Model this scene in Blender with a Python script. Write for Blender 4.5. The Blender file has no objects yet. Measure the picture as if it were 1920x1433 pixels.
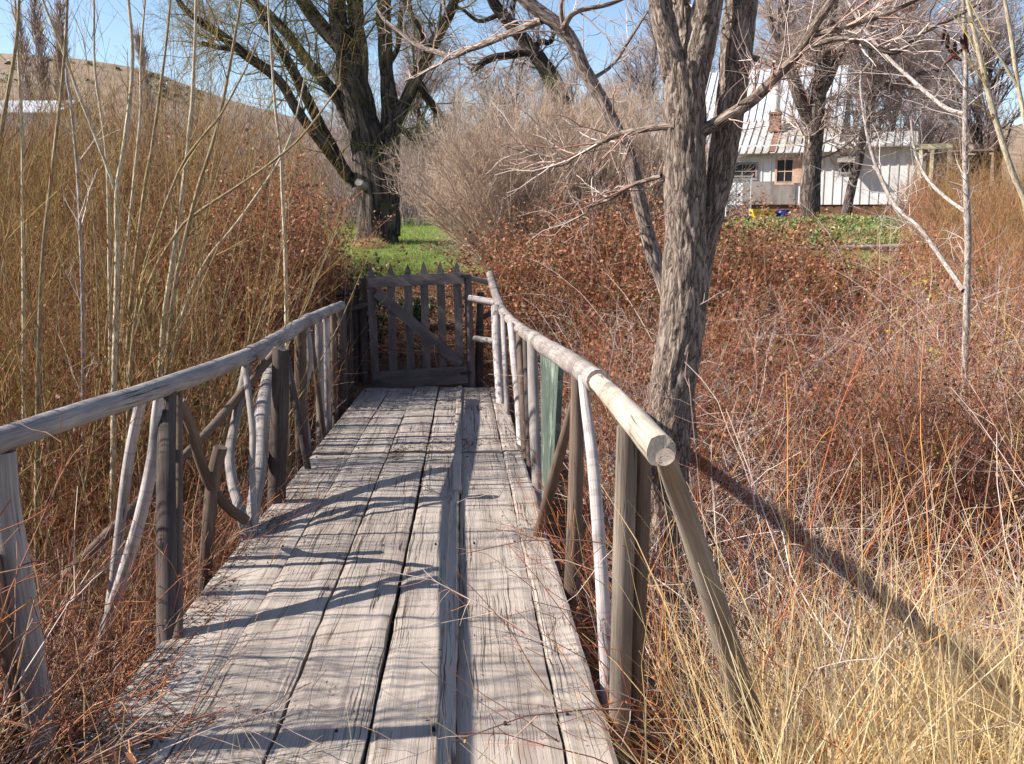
import bpy, math
import numpy as np
rng = np.random.default_rng(11)
R_ = math.radians
C = bpy.context.scene.collection
# ------------------------------------------------------------------ camera geometry
EYE, FPX, CX, CY = 2.1, 1800.0, 960.0, 716.5
PITCH = R_(9.65)
cp, sp = math.cos(PITCH), math.sin(PITCH)

def ray(px, py):
    a = (px - CX) / FPX
    b = (CY - py) / FPX
    return np.array([a, cp + b * sp, -sp + b * cp])

def P(px, py, Y):
    r = ray(px, py)
    return np.array([0, 0, EYE]) + r * (Y / r[1])

def mpp(px, py, Y):
    return Y / ray(px, py)[1] / FPX

# bridge frame: u across, v along, h above the deck
def D(u, v, h):
    return np.array([-0.39 - 0.05 * v + u, v + 0.05 * u, 0.6 - 0.049 * v + h])

def nrm(a):
    return a / np.maximum(np.linalg.norm(a, axis=-1, keepdims=True), 1e-9)

# ------------------------------------------------------------------ noise
_tab = np.random.default_rng(3).uniform(-1, 1, 65536)

def vnoise(p):
    p = np.asarray(p, float)
    i = np.floor(p).astype(np.int64)
    f = p - i
    f = f * f * (3 - 2 * f)
    out = 0
    for dx in (0, 1):
        wx = f[..., 0] if dx else 1 - f[..., 0]
        for dy in (0, 1):
            wy = f[..., 1] if dy else 1 - f[..., 1]
            for dz in (0, 1):
                wz = f[..., 2] if dz else 1 - f[..., 2]
                h = ((i[..., 0] + dx) * 73856093) ^ ((i[..., 1] + dy) * 19349663) ^ ((i[..., 2] + dz) * 83492791)
                out = out + wx * wy * wz * _tab[h & 65535]
    return out

def fbm(p, o=3):
    p = np.asarray(p, float)
    s, a = 0, 1.0
    for k in range(o):
        s = s + a * vnoise(p * 2 ** k + 17.3 * k)
        a *= 0.5
    return s

# ------------------------------------------------------------------ terrain
_gy = [-60, -5, 0, 1.6, 2.6, 4.2, 8, 10, 11.5, 13, 16, 20, 25, 30, 36, 41, 60, 100, 4000]
_gz = [0.62, 0.62, 0.6, 0.5, 0.15, -0.55, -0.65, -0.3, -0.02, 0.15, 0.5, 0.95, 1.45, 1.72, 1.97, 2.3, 2.8, 3.0, 3.0]

def ground(x, y):
    x = np.asarray(x, float); y = np.asarray(y, float)
    z = np.interp(y, _gy, _gz)
    z = z + 0.06 * vnoise(np.stack([x * .7, y * .7, 0 * x], -1)) * np.clip((60 - np.abs(x)) / 40, 0, 1)
    z = z - .65 * np.clip((x - .9) / 2.2, 0, 1) * np.clip((y - 3.2) / 2., 0, 1) * np.clip((9 - y) / 2.5, 0, 1)   # creek bed falls to the right
    # keep the soil clear of the deck
    v = y; u = x + 0.39 + 0.05 * y
    on = (np.abs(u) < 1.25) & (v < 11.7) & (v > 1.95)
    return np.where(on, np.minimum(z, 0.6 - 0.049 * v - 0.16), z)

# ------------------------------------------------------------------ materials
def lin(c):
    return tuple(((x / 12.92) if x <= .04045 else ((x + .055) / 1.055) ** 2.4) for x in c)

def S(r, g, b):
    return (*lin((r / 255, g / 255, b / 255)), 1)

class NT:
    def __init__(s, name):
        s.m = bpy.data.materials.new(name); s.m.use_nodes = True
        s.t = s.m.node_tree; s.t.nodes.clear()
        s.out = s.n('ShaderNodeOutputMaterial')
    def n(s, typ, **kw):
        o = s.t.nodes.new(typ)
        for k, v in kw.items():
            if k in o.inputs.keys() if hasattr(o.inputs, 'keys') else False:
                o.inputs[k].default_value = v
            else:
                setattr(o, k, v)
        return o
    def l(s, a, b):
        s.t.links.new(a, b)
    def attr(s, name):
        a = s.n('ShaderNodeAttribute'); a.attribute_name = name; return a
    def ramp(s, fac, stops, interp='LINEAR'):
        r = s.n('ShaderNodeValToRGB'); r.color_ramp.interpolation = interp
        el = r.color_ramp.elements
        while len(el) > 1: el.remove(el[-1])
        el[0].position = stops[0][0]; el[0].color = stops[0][1]
        for p, c in stops[1:]:
            e = el.new(p); e.color = c
        s.l(fac, r.inputs[0]); return r.outputs[0]
    def noise(s, vec, scale=1., detail=3., rough=.55, dist=0.):
        o = s.n('ShaderNodeTexNoise'); o.inputs['Scale'].default_value = scale
        o.inputs['Detail'].default_value = detail; o.inputs['Roughness'].default_value = rough
        o.inputs['Distortion'].default_value = dist
        if vec is not None: s.l(vec, o.inputs['Vector'])
        return o.outputs['Fac']
    def scale(s, vec, v):
        o = s.n('ShaderNodeVectorMath', operation='MULTIPLY'); s.l(vec, o.inputs[0]); o.inputs[1].default_value = v
        return o.outputs[0]
    def math(s, op, a, b=None, c=None):
        o = s.n('ShaderNodeMath', operation=op)
        for k, x in enumerate((a, b, c)):
            if x is None: continue
            if isinstance(x, (int, float)): o.inputs[k].default_value = x
            else: s.l(x, o.inputs[k])
        return o.outputs[0]
    def maprange(s, x, a, b, c=0., d=1.):
        o = s.n('ShaderNodeMapRange'); s.l(x, o.inputs[0])
        for k, v in zip((1, 2, 3, 4), (a, b, c, d)): o.inputs[k].default_value = v
        return o.outputs[0]
    def mix(s, fac, a, b, typ='MIX'):
        o = s.n('ShaderNodeMix', data_type='RGBA', blend_type=typ)
        if isinstance(fac, (int, float)): o.inputs[0].default_value = fac
        else: s.l(fac, o.inputs[0])
        for k, x in ((6, a), (7, b)):
            if isinstance(x, tuple): o.inputs[k].default_value = x
            else: s.l(x, o.inputs[k])
        return o.outputs[2]
    def finish(s, col, rough=.85, bump=None, bstr=.4, bdist=.01, trans=0., spec=.2):
        b = s.n('ShaderNodeBsdfPrincipled'); b.inputs['Roughness'].default_value = rough
        b.inputs['Specular IOR Level'].default_value = spec
        if isinstance(col, tuple): b.inputs['Base Color'].default_value = col
        else: s.l(col, b.inputs['Base Color'])
        if bump is not None:
            q = s.n('ShaderNodeBump'); q.inputs['Strength'].default_value = bstr; q.inputs['Distance'].default_value = bdist
            s.l(bump, q.inputs['Height']); s.l(q.outputs[0], b.inputs['Normal'])
        sh = b.outputs[0]
        if trans > 0:
            t = s.n('ShaderNodeBsdfTranslucent')
            if isinstance(col, tuple): t.inputs[0].default_value = col
            else: s.l(col, t.inputs[0])
            mx = s.n('ShaderNodeMixShader'); mx.inputs[0].default_value = trans
            s.l(sh, mx.inputs[1]); s.l(t.outputs[0], mx.inputs[2]); sh = mx.outputs[0]
        s.l(sh, s.out.inputs[0]); return s.m

def stops_even(cols):
    n = len(cols)
    return [(k / max(n - 1, 1), S(*c)) for k, c in enumerate(cols)]

def mat_twig(name, cols, rough=.8, trans=0., spec=.15, mott=.3, gain=1.35):
    m = NT(name)
    st = [(p, tuple(q * min(gain, .78 / max(c[:3])) for q in c[:3]) + (1,)) for p, c in stops_even(cols)]
    c = m.ramp(m.attr('rnd').outputs['Fac'], st)
    n = m.noise(m.attr('bc').outputs['Vector'], 9., 2.)
    c = m.mix(m.maprange(n, .35, .7, 0, mott), c, m.mix(1., c, (.45, .42, .4, 1), 'MULTIPLY'))
    return m.finish(c, rough, trans=trans, spec=spec)

def mat_wood(name, light, dark, crack=(40, 34, 30), stain=None, ring=0., moss=None):
    m = NT(name)
    bc = m.attr('bc').outputs['Vector']
    r = m.attr('rnd').outputs['Fac']
    add = m.n('ShaderNodeVectorMath', operation='ADD'); m.l(bc, add.inputs[0])
    comb = m.n('ShaderNodeCombineXYZ'); m.l(m.math('MULTIPLY', r, 37.), comb.inputs[2]); m.l(m.math('MULTIPLY', r, 11.), comb.inputs[0])
    m.l(comb.outputs[0], add.inputs[1]); v = add.outputs[0]
    big = m.noise(m.scale(v, (6, 6, 1.6)), 1., 3.)
    c = m.ramp(big, [(.3, S(*dark)), (.68, S(*light))])
    grain = m.noise(m.scale(v, (150, 150, 5)), 1., 3., .6)
    c = m.mix(m.maprange(grain, .38, .62, .5, 0), c, m.mix(1., c, (.42, .38, .36, 1), 'MULTIPLY'))
    cr = m.noise(m.scale(v, (46, 46, 1.1)), 1., 2., .5, .2)
    cm = m.maprange(m.math('ABSOLUTE', m.math('SUBTRACT', cr, .5)), .002, .013, 1, 0)
    ck = m.math('MULTIPLY', cm, m.maprange(m.noise(m.scale(v, (9, 9, 1.2)), 1., 1.), .5, .58))
    c = m.mix(m.math('MULTIPLY', ck, .9), c, S(*crack))
    if ring:
        rg = m.noise(m.scale(v, (3, 3, 34)), 1., 2., .5)
        c = m.mix(m.maprange(rg, .54, .62, 0, ring), c, S(70, 62, 58))
    if stain:
        st = m.noise(m.scale(v, (5, 5, 2.5)), 1., 4.)
        c = m.mix(m.maprange(st, .5, .66, 0, .7), c, S(*stain))
    if moss:
        mo = m.noise(m.n('ShaderNodeNewGeometry').outputs['Position'], 3.5, 4., .65)
        c = m.mix(m.maprange(mo, .5, .66, 0, .75), c, S(*moss))
    h = m.math('SUBTRACT', m.math('MULTIPLY', grain, .4), ck)
    return m.finish(c, .85, h, .6, .006)

def mat_bark(name, light, dark, deep, fs=(16, 16, 3.2), moss=None, bstr=.9, bd=.02):
    m = NT(name)
    v = m.attr('bc').outputs['Vector']
    a = m.noise(m.scale(v, fs), 1., 5., .62, .5)
    rg = m.math('ABSOLUTE', m.math('SUBTRACT', a, .5))
    c = m.ramp(m.maprange(rg, 0, .2), [(0, S(*deep)), (.22, S(*dark)), (1, S(*light))])
    fine = m.noise(m.scale(v, (fs[0] * 5, fs[1] * 5, fs[2] * 4)), 1., 3.)
    c = m.mix(m.maprange(fine, .35, .65, .45, 0), c, m.mix(1., c, (.45, .42, .4, 1), 'MULTIPLY'))
    if moss:
        mo = m.noise(m.n('ShaderNodeNewGeometry').outputs['Position'], .9, 5., .65)
        c = m.mix(m.maprange(mo, .56, .7, 0, .8), c, S(*moss))
    h = m.math('ADD', m.maprange(rg, 0, .2), m.math('MULTIPLY', fine, .3))
    return m.finish(c, .92, h, bstr, bd)

M = {}
M['deck'] = None
def mat_deck():
    m = NT('weathered_deck')
    bc = m.attr('bc').outputs['Vector']        # x across the plank, z along it
    r = m.attr('rnd').outputs['Fac']
    comb = m.n('ShaderNodeCombineXYZ'); m.l(m.math('MULTIPLY', r, 19.), comb.inputs[0]); m.l(m.math('MULTIPLY', r, 53.), comb.inputs[2])
    add = m.n('ShaderNodeVectorMath', operation='ADD'); m.l(bc, add.inputs[0]); m.l(comb.outputs[0], add.inputs[1]); v = add.outputs[0]
    c = m.ramp(m.noise(m.scale(v, (7, 7, .7)), 1., 4.), [(.28, S(146, 133, 124)), (.5, S(174, 161, 150)), (.72, S(192, 179, 167))])
    c = m.mix(m.maprange(r, 0, 1, 0, .3), c, S(150, 136, 124))
    grain = m.noise(m.scale(v, (210, 210, 2.2)), 1., 4., .65)
    c = m.mix(m.maprange(grain, .34, .56, .5, 0), c, m.mix(1., c, (.5, .46, .43, 1), 'MULTIPLY'))
    # long fine checks that waver along the grain, in bands, and short hatching between them
    wv = m.n('ShaderNodeVectorMath', operation='ADD'); m.l(v, wv.inputs[0])
    wn = m.n('ShaderNodeTexNoise'); wn.inputs['Scale'].default_value = 1.; wn.inputs['Detail'].default_value = 2.; m.l(m.scale(v, (4, 4, 5)), wn.inputs['Vector'])
    m.l(m.scale(wn.outputs['Color'], (.02, 0, 0)), wv.inputs[1]); v2 = wv.outputs[0]
    wav = m.noise(m.scale(v2, (52, 52, .8)), 1., 1., .5)
    band = m.maprange(m.noise(m.scale(v, (8, 8, .5)), 1., 2.), .44, .56)
    k1 = m.math('MULTIPLY', m.maprange(m.math('ABSOLUTE', m.math('SUBTRACT', wav, .5)), .008, .03, 1, 0), band)
    w2 = m.noise(m.scale(v2, (120, 120, 5.)), 1., 1., .5)
    b2 = m.maprange(m.noise(m.scale(v, (5, 5, 1.)), 1., 2.), .43, .55)
    k2 = m.math('MULTIPLY', m.maprange(w2, .64, .7), b2)
    k = m.math('MAXIMUM', k1, m.math('MULTIPLY', k2, .75))
    c = m.mix(m.math('MULTIPLY', k, .85), c, S(66, 54, 46))
    kn = m.n('ShaderNodeTexVoronoi'); kn.inputs['Scale'].default_value = 1.; m.l(m.scale(v, (5.5, 5.5, 1.7)), kn.inputs['Vector'])
    kd = m.maprange(kn.outputs['Distance'], .05, .13, 1, 0)
    c = m.mix(m.math('MULTIPLY', kd, .55), c, S(120, 96, 78))
    st = m.noise(m.scale(v, (2.2, 2.2, .9)), 1., 4., .6)
    c = m.mix(m.maprange(st, .58, .74, 0, .4), c, S(128, 114, 102))
    h = m.math('SUBTRACT', m.math('MULTIPLY', grain, .5), k)
    return m.finish(c, .8, h, .7, .006)
M['deck'] = mat_deck()
M['log'] = mat_wood('grey_log', (178, 168, 162), (122, 114, 110))
M['log_ring'] = mat_wood('ringed_grey_log', (184, 172, 164), (126, 116, 110), ring=.5)
M['log_pale'] = mat_wood('debarked_log', (214, 199, 180), (172, 156, 138), crack=(70, 52, 40), stain=(146, 130, 114))
M['log_white'] = mat_wood('silvery_log', (214, 204, 200), (150, 140, 136), ring=.25)  # faint crosswise bands: twig shadows put into the log colour
M['log_brown'] = mat_wood('brown_post', (132, 112, 98), (84, 70, 62))
M['log_dark'] = mat_wood('dark_post', (104, 92, 86), (60, 52, 49))
M['post_tan'] = mat_wood('tan_post', (160, 146, 132), (114, 102, 92))
M['gate'] = mat_wood('gate_wood', (132, 121, 118), (88, 80, 78))
M['lichen'] = mat_wood('lichen_board', (104, 112, 102), (62, 74, 66), stain=(60, 74, 66), moss=(146, 158, 144))
M['bark_near'] = mat_bark('furrowed_bark', (188, 170, 156), (138, 121, 109), (66, 55, 49), (30, 30, 6), bd=.012)
M['bark_lean'] = mat_bark('lean_bark', (200, 182, 170), (146, 130, 120), (66, 54, 50), (30, 30, 6), bd=.008)
M['bark_big'] = mat_bark('willow_bark', (124, 112, 104), (84, 74, 68), (38, 32, 29), (5, 5, .8), moss=(96, 92, 52), bd=.05)
M['bark_far'] = mat_bark('grey_bark', (146, 130, 120), (98, 86, 80), (50, 42, 40), (9, 9, 1.6), bd=.03)
M['bark_old'] = mat_bark('old_bark', (104, 92, 86), (66, 57, 54), (32, 27, 26), (7, 7, 1.5), moss=(88, 86, 48), bd=.03)
M['bark_white'] = mat_bark('white_bark', (206, 195, 186), (176, 162, 152), (112, 96, 88), (40, 40, 10), bstr=.4, bd=.004)
M['bark_sap'] = mat_bark('sapling_bark', (226, 214, 190), (198, 182, 154), (130, 112, 88), (60, 60, 12), bstr=.3, bd=.003)
M['bark_sap2'] = mat_bark('olive_sapling_bark', (196, 176, 140), (158, 138, 104), (100, 82, 60), (60, 60, 12), bstr=.3, bd=.003)
M['tw_willow'] = mat_twig('willow_twigs', [(104, 86, 44), (144, 122, 66), (112, 72, 42), (176, 154, 98), (92, 76, 44), (134, 96, 56), (110, 64, 44), (160, 136, 92), (120, 72, 54)], gain=1.22)
M['tw_rust'] = mat_twig('rust_twigs', [(104, 66, 50), (144, 90, 62), (96, 58, 52), (172, 136, 104), (120, 60, 46), (160, 134, 114), (174, 114, 64)], gain=1.4)
M['tw_scrub'] = mat_twig('orange_scrub_twigs', [(136, 102, 64), (164, 128, 84), (110, 80, 54), (150, 126, 90), (130, 90, 56)], gain=1.1)
M['tw_grey'] = mat_twig('grey_twigs', [(150, 136, 130), (190, 172, 162), (128, 104, 96), (206, 190, 176), (140, 96, 84), (170, 150, 134)])
M['tw_red'] = mat_twig('red_canes', [(132, 66, 56), (164, 100, 66), (116, 58, 58), (188, 136, 76), (150, 82, 64)])
M['tw_lilac'] = mat_twig('bush_twigs', [(150, 132, 122), (180, 160, 142), (130, 112, 102), (196, 172, 144), (160, 138, 124)])
M['tw_olive'] = mat_twig('olive_twigs', [(118, 112, 70), (96, 88, 62), (138, 128, 84), (104, 92, 76)])
M['tw_far'] = mat_twig('far_twigs', [(136, 120, 116), (160, 144, 138), (118, 104, 102), (150, 130, 118)])
M['tw_pale'] = mat_twig('pale_twigs', [(196, 182, 172), (164, 148, 138), (214, 202, 192), (144, 124, 112)])
M['tw_yel'] = mat_twig('yellow_green_twigs', [(168, 150, 92), (142, 124, 72), (188, 168, 116)])
M['lf_bramble'] = mat_twig('bramble_leaves', [(62, 70, 40), (98, 64, 48), (130, 82, 58), (86, 50, 42), (152, 104, 74), (112, 64, 50), (72, 84, 48), (176, 136, 104), (140, 88, 58)], .55, trans=.3, spec=.4, gain=1.6)
M['lf_dry'] = mat_twig('dry_leaves', [(112, 72, 50), (146, 98, 66), (92, 58, 42), (168, 122, 84), (128, 80, 52)], .8, trans=.15, gain=1.)
M['lf_green'] = mat_twig('green_leaves', [(92, 112, 62), (124, 142, 82), (76, 96, 56), (166, 174, 104), (150, 146, 92), (176, 170, 120)], .5, trans=.3, spec=.4)
M['lf_ever'] = mat_twig('evergreen_leaves', [(40, 58, 36), (58, 80, 46), (32, 46, 30), (84, 104, 66)], .45, trans=.15, spec=.4)
M['lf_yel'] = mat_twig('budding_leaves', [(150, 150, 60), (176, 172, 80), (128, 124, 54)], .6, trans=.35)
M['grass'] = mat_twig('lawn_blades', [(98, 122, 50), (118, 140, 62), (84, 108, 44), (142, 158, 80), (176, 166, 110)], .7, trans=.35)
M['straw'] = mat_twig('dry_grass_blades', [(222, 194, 138), (234, 214, 168), (200, 164, 108), (240, 226, 188), (184, 146, 94)], .7, trans=.35)
M['litter'] = mat_twig('leaf_crumbs', [(92, 64, 48), (116, 84, 62), (78, 54, 42), (132, 98, 74)], .9, gain=1.)
M['pods'] = mat_twig('dead_leaf_pods', [(86, 48, 40), (66, 38, 34), (104, 62, 48)], .8)

def mat_ground():
    m = NT('litter_soil')
    p = m.n('ShaderNodeNewGeometry').outputs['Position']
    a = m.noise(p, 1.1, 5., .6); b = m.noise(p, 26., 4., .7)
    c = m.ramp(b, [(.3, S(62, 46, 36)), (.5, S(104, 78, 58)), (.7, S(146, 114, 86))])
    c = m.mix(m.maprange(a, .45, .65, 0, .5), c, S(120, 98, 72))
    return m.finish(c, .95, b, .8, .03)
M['ground'] = mat_ground()

def mat_simple(name, a, b, sc=4., rough=.8, st=(1, 1, 1), bump=0.):
    m = NT(name)
    p = m.n('ShaderNodeNewGeometry').outputs['Position']
    n = m.noise(m.scale(p, st), sc, 5., .62)
    return m.finish(m.ramp(n, [(.34, S(*a)), (.66, S(*b))]), rough, n if bump else None, bump, .01)
M['lawn'] = mat_simple('lawn_turf', (88, 104, 50), (122, 132, 70), 5.)
M['hill'] = mat_simple('sage_hill', (120, 102, 86), (150, 130, 110), .35, 1.)
M['white_wall'] = mat_simple('whitewashed_boards', (196, 192, 190), (226, 224, 222), 2.2, .7, (1, 1, .3))
M['metal_roof'] = mat_simple('zinc_roof', (176, 180, 186), (206, 208, 212), 1.2, .5)
M['metal_old'] = mat_simple('stained_zinc_roof', (148, 140, 128), (190, 190, 192), .8, .6)
M['rust'] = mat_simple('rusted_iron', (106, 76, 64), (142, 104, 88), 5., .85)
M['cream'] = mat_simple('flaking_cream_paint', (190, 172, 130), (224, 212, 180), 3., .8)
M['pinkish'] = mat_simple('bare_pink_timber', (176, 136, 116), (204, 176, 158), 4., .8)
M['dark_glass'] = NT('dark_glass').finish(S(30, 32, 36), .35, spec=.3)
M['shade_board'] = mat_simple('weathered_shaded_boards', (112, 104, 98), (150, 142, 136), 3., .85, (1, 1, .3))  # weathered grey; doubles as painted shade on the lower house wall
M['old_wall'] = mat_simple('grey_brown_boards', (84, 76, 64), (118, 106, 88), 3., .9, (1, 1, .3))
M['yellow'] = mat_simple('yellow_paint', (222, 180, 52), (238, 204, 84), 6., .5)
M['blue'] = mat_simple('blue_plastic', (38, 40, 112), (54, 58, 146), 3., .35)
M['iron'] = mat_simple('dark_iron', (44, 40, 40), (70, 62, 58), 9., .6)
M['foundation'] = mat_simple('brown_footing', (84, 62, 48), (120, 92, 72), 4., .9)

# ------------------------------------------------------------------ mesh builder
class MB:
    def __init__(s):
        s.v, s.f, s.r, s.b, s.n = [], [], [], [], 0
    def add(s, v, faces, r=0.5, b=None):
        v = np.asarray(v, float).reshape(-1, 3)
        s.v.append(v)
        for f in faces:
            s.f.append(np.asarray(f, np.int64) + s.n)
        s.r.append(np.broadcast_to(np.asarray(r, float), (len(v),)) if np.ndim(r) < 2 else np.asarray(r).reshape(-1))
        s.b.append(v if b is None else np.asarray(b, float).reshape(-1, 3))
        s.n += len(v)
    def tubes(s, Pt, Rd, sides=3, rnd=None, caps=False):
        Pt = np.asarray(Pt, float); Rd = np.asarray(Rd, float)
        N, K, _ = Pt.shape
        if N == 0: return
        T = nrm(np.gradient(Pt, axis=1))
        Tm = nrm(T.mean(1))
        ref = np.where((np.abs(Tm[:, 2:3]) < .8), np.array([[0, 0, 1.]]), np.array([[1., 0, 0]]))[:, None, :]
        A = nrm(np.cross(T, ref)); B = np.cross(T, A)
        th = 2 * np.pi * np.arange(sides)[None, :] / sides + rng.uniform(0, 6.28, (N, 1))
        co, si = np.cos(th)[:, None, :, None], np.sin(th)[:, None, :, None]
        V = Pt[:, :, None, :] + Rd[:, :, None, None] * (co * A[:, :, None, :] + si * B[:, :, None, :])
        sl = np.concatenate([np.zeros((N, 1)), np.cumsum(np.linalg.norm(np.diff(Pt, axis=1), axis=-1), 1)], 1)
        off = rng.uniform(0, 50, (N, 1))
        r0 = Rd.mean(1)[:, None, None]
        bc = np.stack(np.broadcast_arrays(co[..., 0] * r0 + off[:, :, None], si[..., 0] * r0, (sl + off)[:, :, None]), -1)
        rn = rng.uniform(0, 1, N) if rnd is None else np.broadcast_to(rnd, (N,))
        base = (np.arange(N) * K * sides)[:, None, None]
        k = np.arange(K - 1)[None, :, None] * sides
        j = np.arange(sides)[None, None, :]; j2 = (j + 1) % sides
        q = np.stack(np.broadcast_arrays(base + k + j, base + k + j2, base + k + sides + j2, base + k + sides + j), -1).reshape(-1, 4)
        s.add(V.reshape(-1, 3), [q], np.repeat(rn, K * sides), bc.reshape(-1, 3))
    def ribbons(s, Pt, W, rnd=None):
        Pt = np.asarray(Pt, float); N, K, _ = Pt.shape
        T = nrm(np.gradient(Pt, axis=1))
        side = nrm(np.cross(T, nrm(rng.normal(size=(N, 1, 3)))))
        V = np.stack([Pt - side * W[..., None] / 2, Pt + side * W[..., None] / 2], 2)
        rn = rng.uniform(0, 1, N) if rnd is None else rnd
        base = (np.arange(N) * K * 2)[:, None]; k = np.arange(K - 1)[None, :] * 2
        q = np.stack([base + k, base + k + 1, base + k + 3, base + k + 2], -1).reshape(-1, 4)
        s.add(V.reshape(-1, 3), [q], np.repeat(rn, K * 2))
    def leaves(s, cen, size, flat=0., rnd=None, asp=.55):
        cen = np.asarray(cen, float); n = len(cen)
        if n == 0: return
        d = rng.normal(size=(n, 3)); d[:, 2] *= (1 - flat); d = nrm(d)
        u = rng.normal(size=(n, 3)); u = u * (1 - flat) + np.array([0, 0, 1.]) * flat * 2
        w = nrm(np.cross(d, u)); up = np.cross(w, d)
        sz = np.broadcast_to(size, (n,))[:, None]
        a = cen - d * sz * .5; b = cen + d * sz * .5
        l = cen + w * sz * asp * .5 + up * sz * .12; r = cen - w * sz * asp * .5 + up * sz * .12
        V = np.stack([a, l, b, r], 1).reshape(-1, 3)
        rn = rng.uniform(0, 1, n) if rnd is None else rnd
        i = np.arange(n)[:, None] * 4
        s.add(V, [np.concatenate([i, i + 1, i + 2], 1), np.concatenate([i, i + 2, i + 3], 1)], np.repeat(rn, 4))
    def box(s, o, ax, ay, az, r=.5, lenaxis=2):
        o, ax, ay, az = (np.asarray(q, float) for q in (o, ax, ay, az))
        V = [o + ax * i + ay * j + az * k for k in (0, 1) for j in (0, 1) for i in (0, 1)]
        L = [np.linalg.norm(q) for q in (ax, ay, az)]
        b = np.array([[i * L[0], j * L[1], k * L[2]] for k in (0, 1) for j in (0, 1) for i in (0, 1)])
        order = [t for t in (0, 1, 2) if t != lenaxis] + [lenaxis]
        s.add(V, [[[0, 2, 3, 1], [4, 5, 7, 6], [0, 1, 5, 4], [2, 6, 7, 3], [0, 4, 6, 2], [1, 3, 7, 5]]], r, b[:, order])
    def build(s, name, mat, parent=None, origin=None, smooth=True):
        v = np.concatenate(s.v); r = np.concatenate(s.r); b = np.concatenate(s.b)
        org = np.array(parent['_o']) if parent is not None else (np.zeros(3) if origin is None else np.asarray(origin, float))
        v = v - org
        q = [f for f in s.f if f.shape[1] == 4]; t = [f for f in s.f if f.shape[1] == 3]
        q = np.concatenate(q) if q else np.zeros((0, 4), np.int64); t = np.concatenate(t) if t else np.zeros((0, 3), np.int64)
        me = bpy.data.meshes.new(name)
        me.vertices.add(len(v)); me.vertices.foreach_set('co', v.astype(np.float32).ravel())
        li = np.concatenate([q.ravel(), t.ravel()]).astype(np.int32)
        me.loops.add(len(li)); me.loops.foreach_set('vertex_index', li)
        npol = len(q) + len(t); me.polygons.add(npol)
        ls = np.concatenate([np.arange(len(q)) * 4, len(q) * 4 + np.arange(len(t)) * 3]).astype(np.int32)
        me.polygons.foreach_set('loop_start', ls)
        me.update(calc_edges=True)
        me.polygons.foreach_set('use_smooth', np.full(npol, bool(smooth)))
        a = me.attributes.new('rnd', 'FLOAT', 'POINT'); a.data.foreach_set('value', r.astype(np.float32))
        a = me.attributes.new('bc', 'FLOAT_VECTOR', 'POINT'); a.data.foreach_set('vector', b.astype(np.float32).ravel())
        if mat is not None: me.materials.append(mat)
        o = bpy.data.objects.new(name, me); C.objects.link(o)
        if parent is not None:
            o.parent = parent; o['_o'] = [float(x) for x in org]
        else:
            o.location = org; o['_o'] = [float(x) for x in org]
        return o

def thing(name, label, cat, loc, group=None):
    o = bpy.data.objects.new(name, None); C.objects.link(o); o.location = [float(x) for x in loc]
    o['_o'] = [float(x) for x in loc]
    o['label'] = label; o['category'] = cat
    if group: o['group'] = group
    return o
def tag(o, label, cat=None, group=None, kind=None):
    o['label'] = label
    if cat: o['category'] = cat
    if group: o['group'] = group
    if kind: o['kind'] = kind
    return o
def struct(o, label=None):
    o['kind'] = 'structure'
    if label: o['label'] = label
    return o

def spline(pts, K):
    pts = np.asarray(pts, float); n = len(pts)
    if n == 2:
        t = np.linspace(0, 1, K)[:, None]; return pts[0] * (1 - t) + pts[1] * t
    e = np.concatenate([[2 * pts[0] - pts[1]], pts, [2 * pts[-1] - pts[-2]]])
    t = np.linspace(0, n - 1, K); i = np.minimum(t.astype(int), n - 2); f = (t - i)[:, None]
    p0, p1, p2, p3 = e[i], e[i + 1], e[i + 2], e[i + 3]
    return .5 * (2 * p1 + (p2 - p0) * f + (2 * p0 - 5 * p1 + 4 * p2 - p3) * f ** 2 + (3 * p1 - p0 - 3 * p2 + p3) * f ** 3)

def trace(pts, Y=None):
    """pixel polyline (px, py, rpx[, Y]) -> world points, radii"""
    p, r = [], []
    for q in pts:
        y = q[3] if len(q) > 3 else Y
        p.append(P(q[0], q[1], y)); r.append(q[2] * mpp(q[0], q[1], y))
    return np.array(p), np.array(r)

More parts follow.
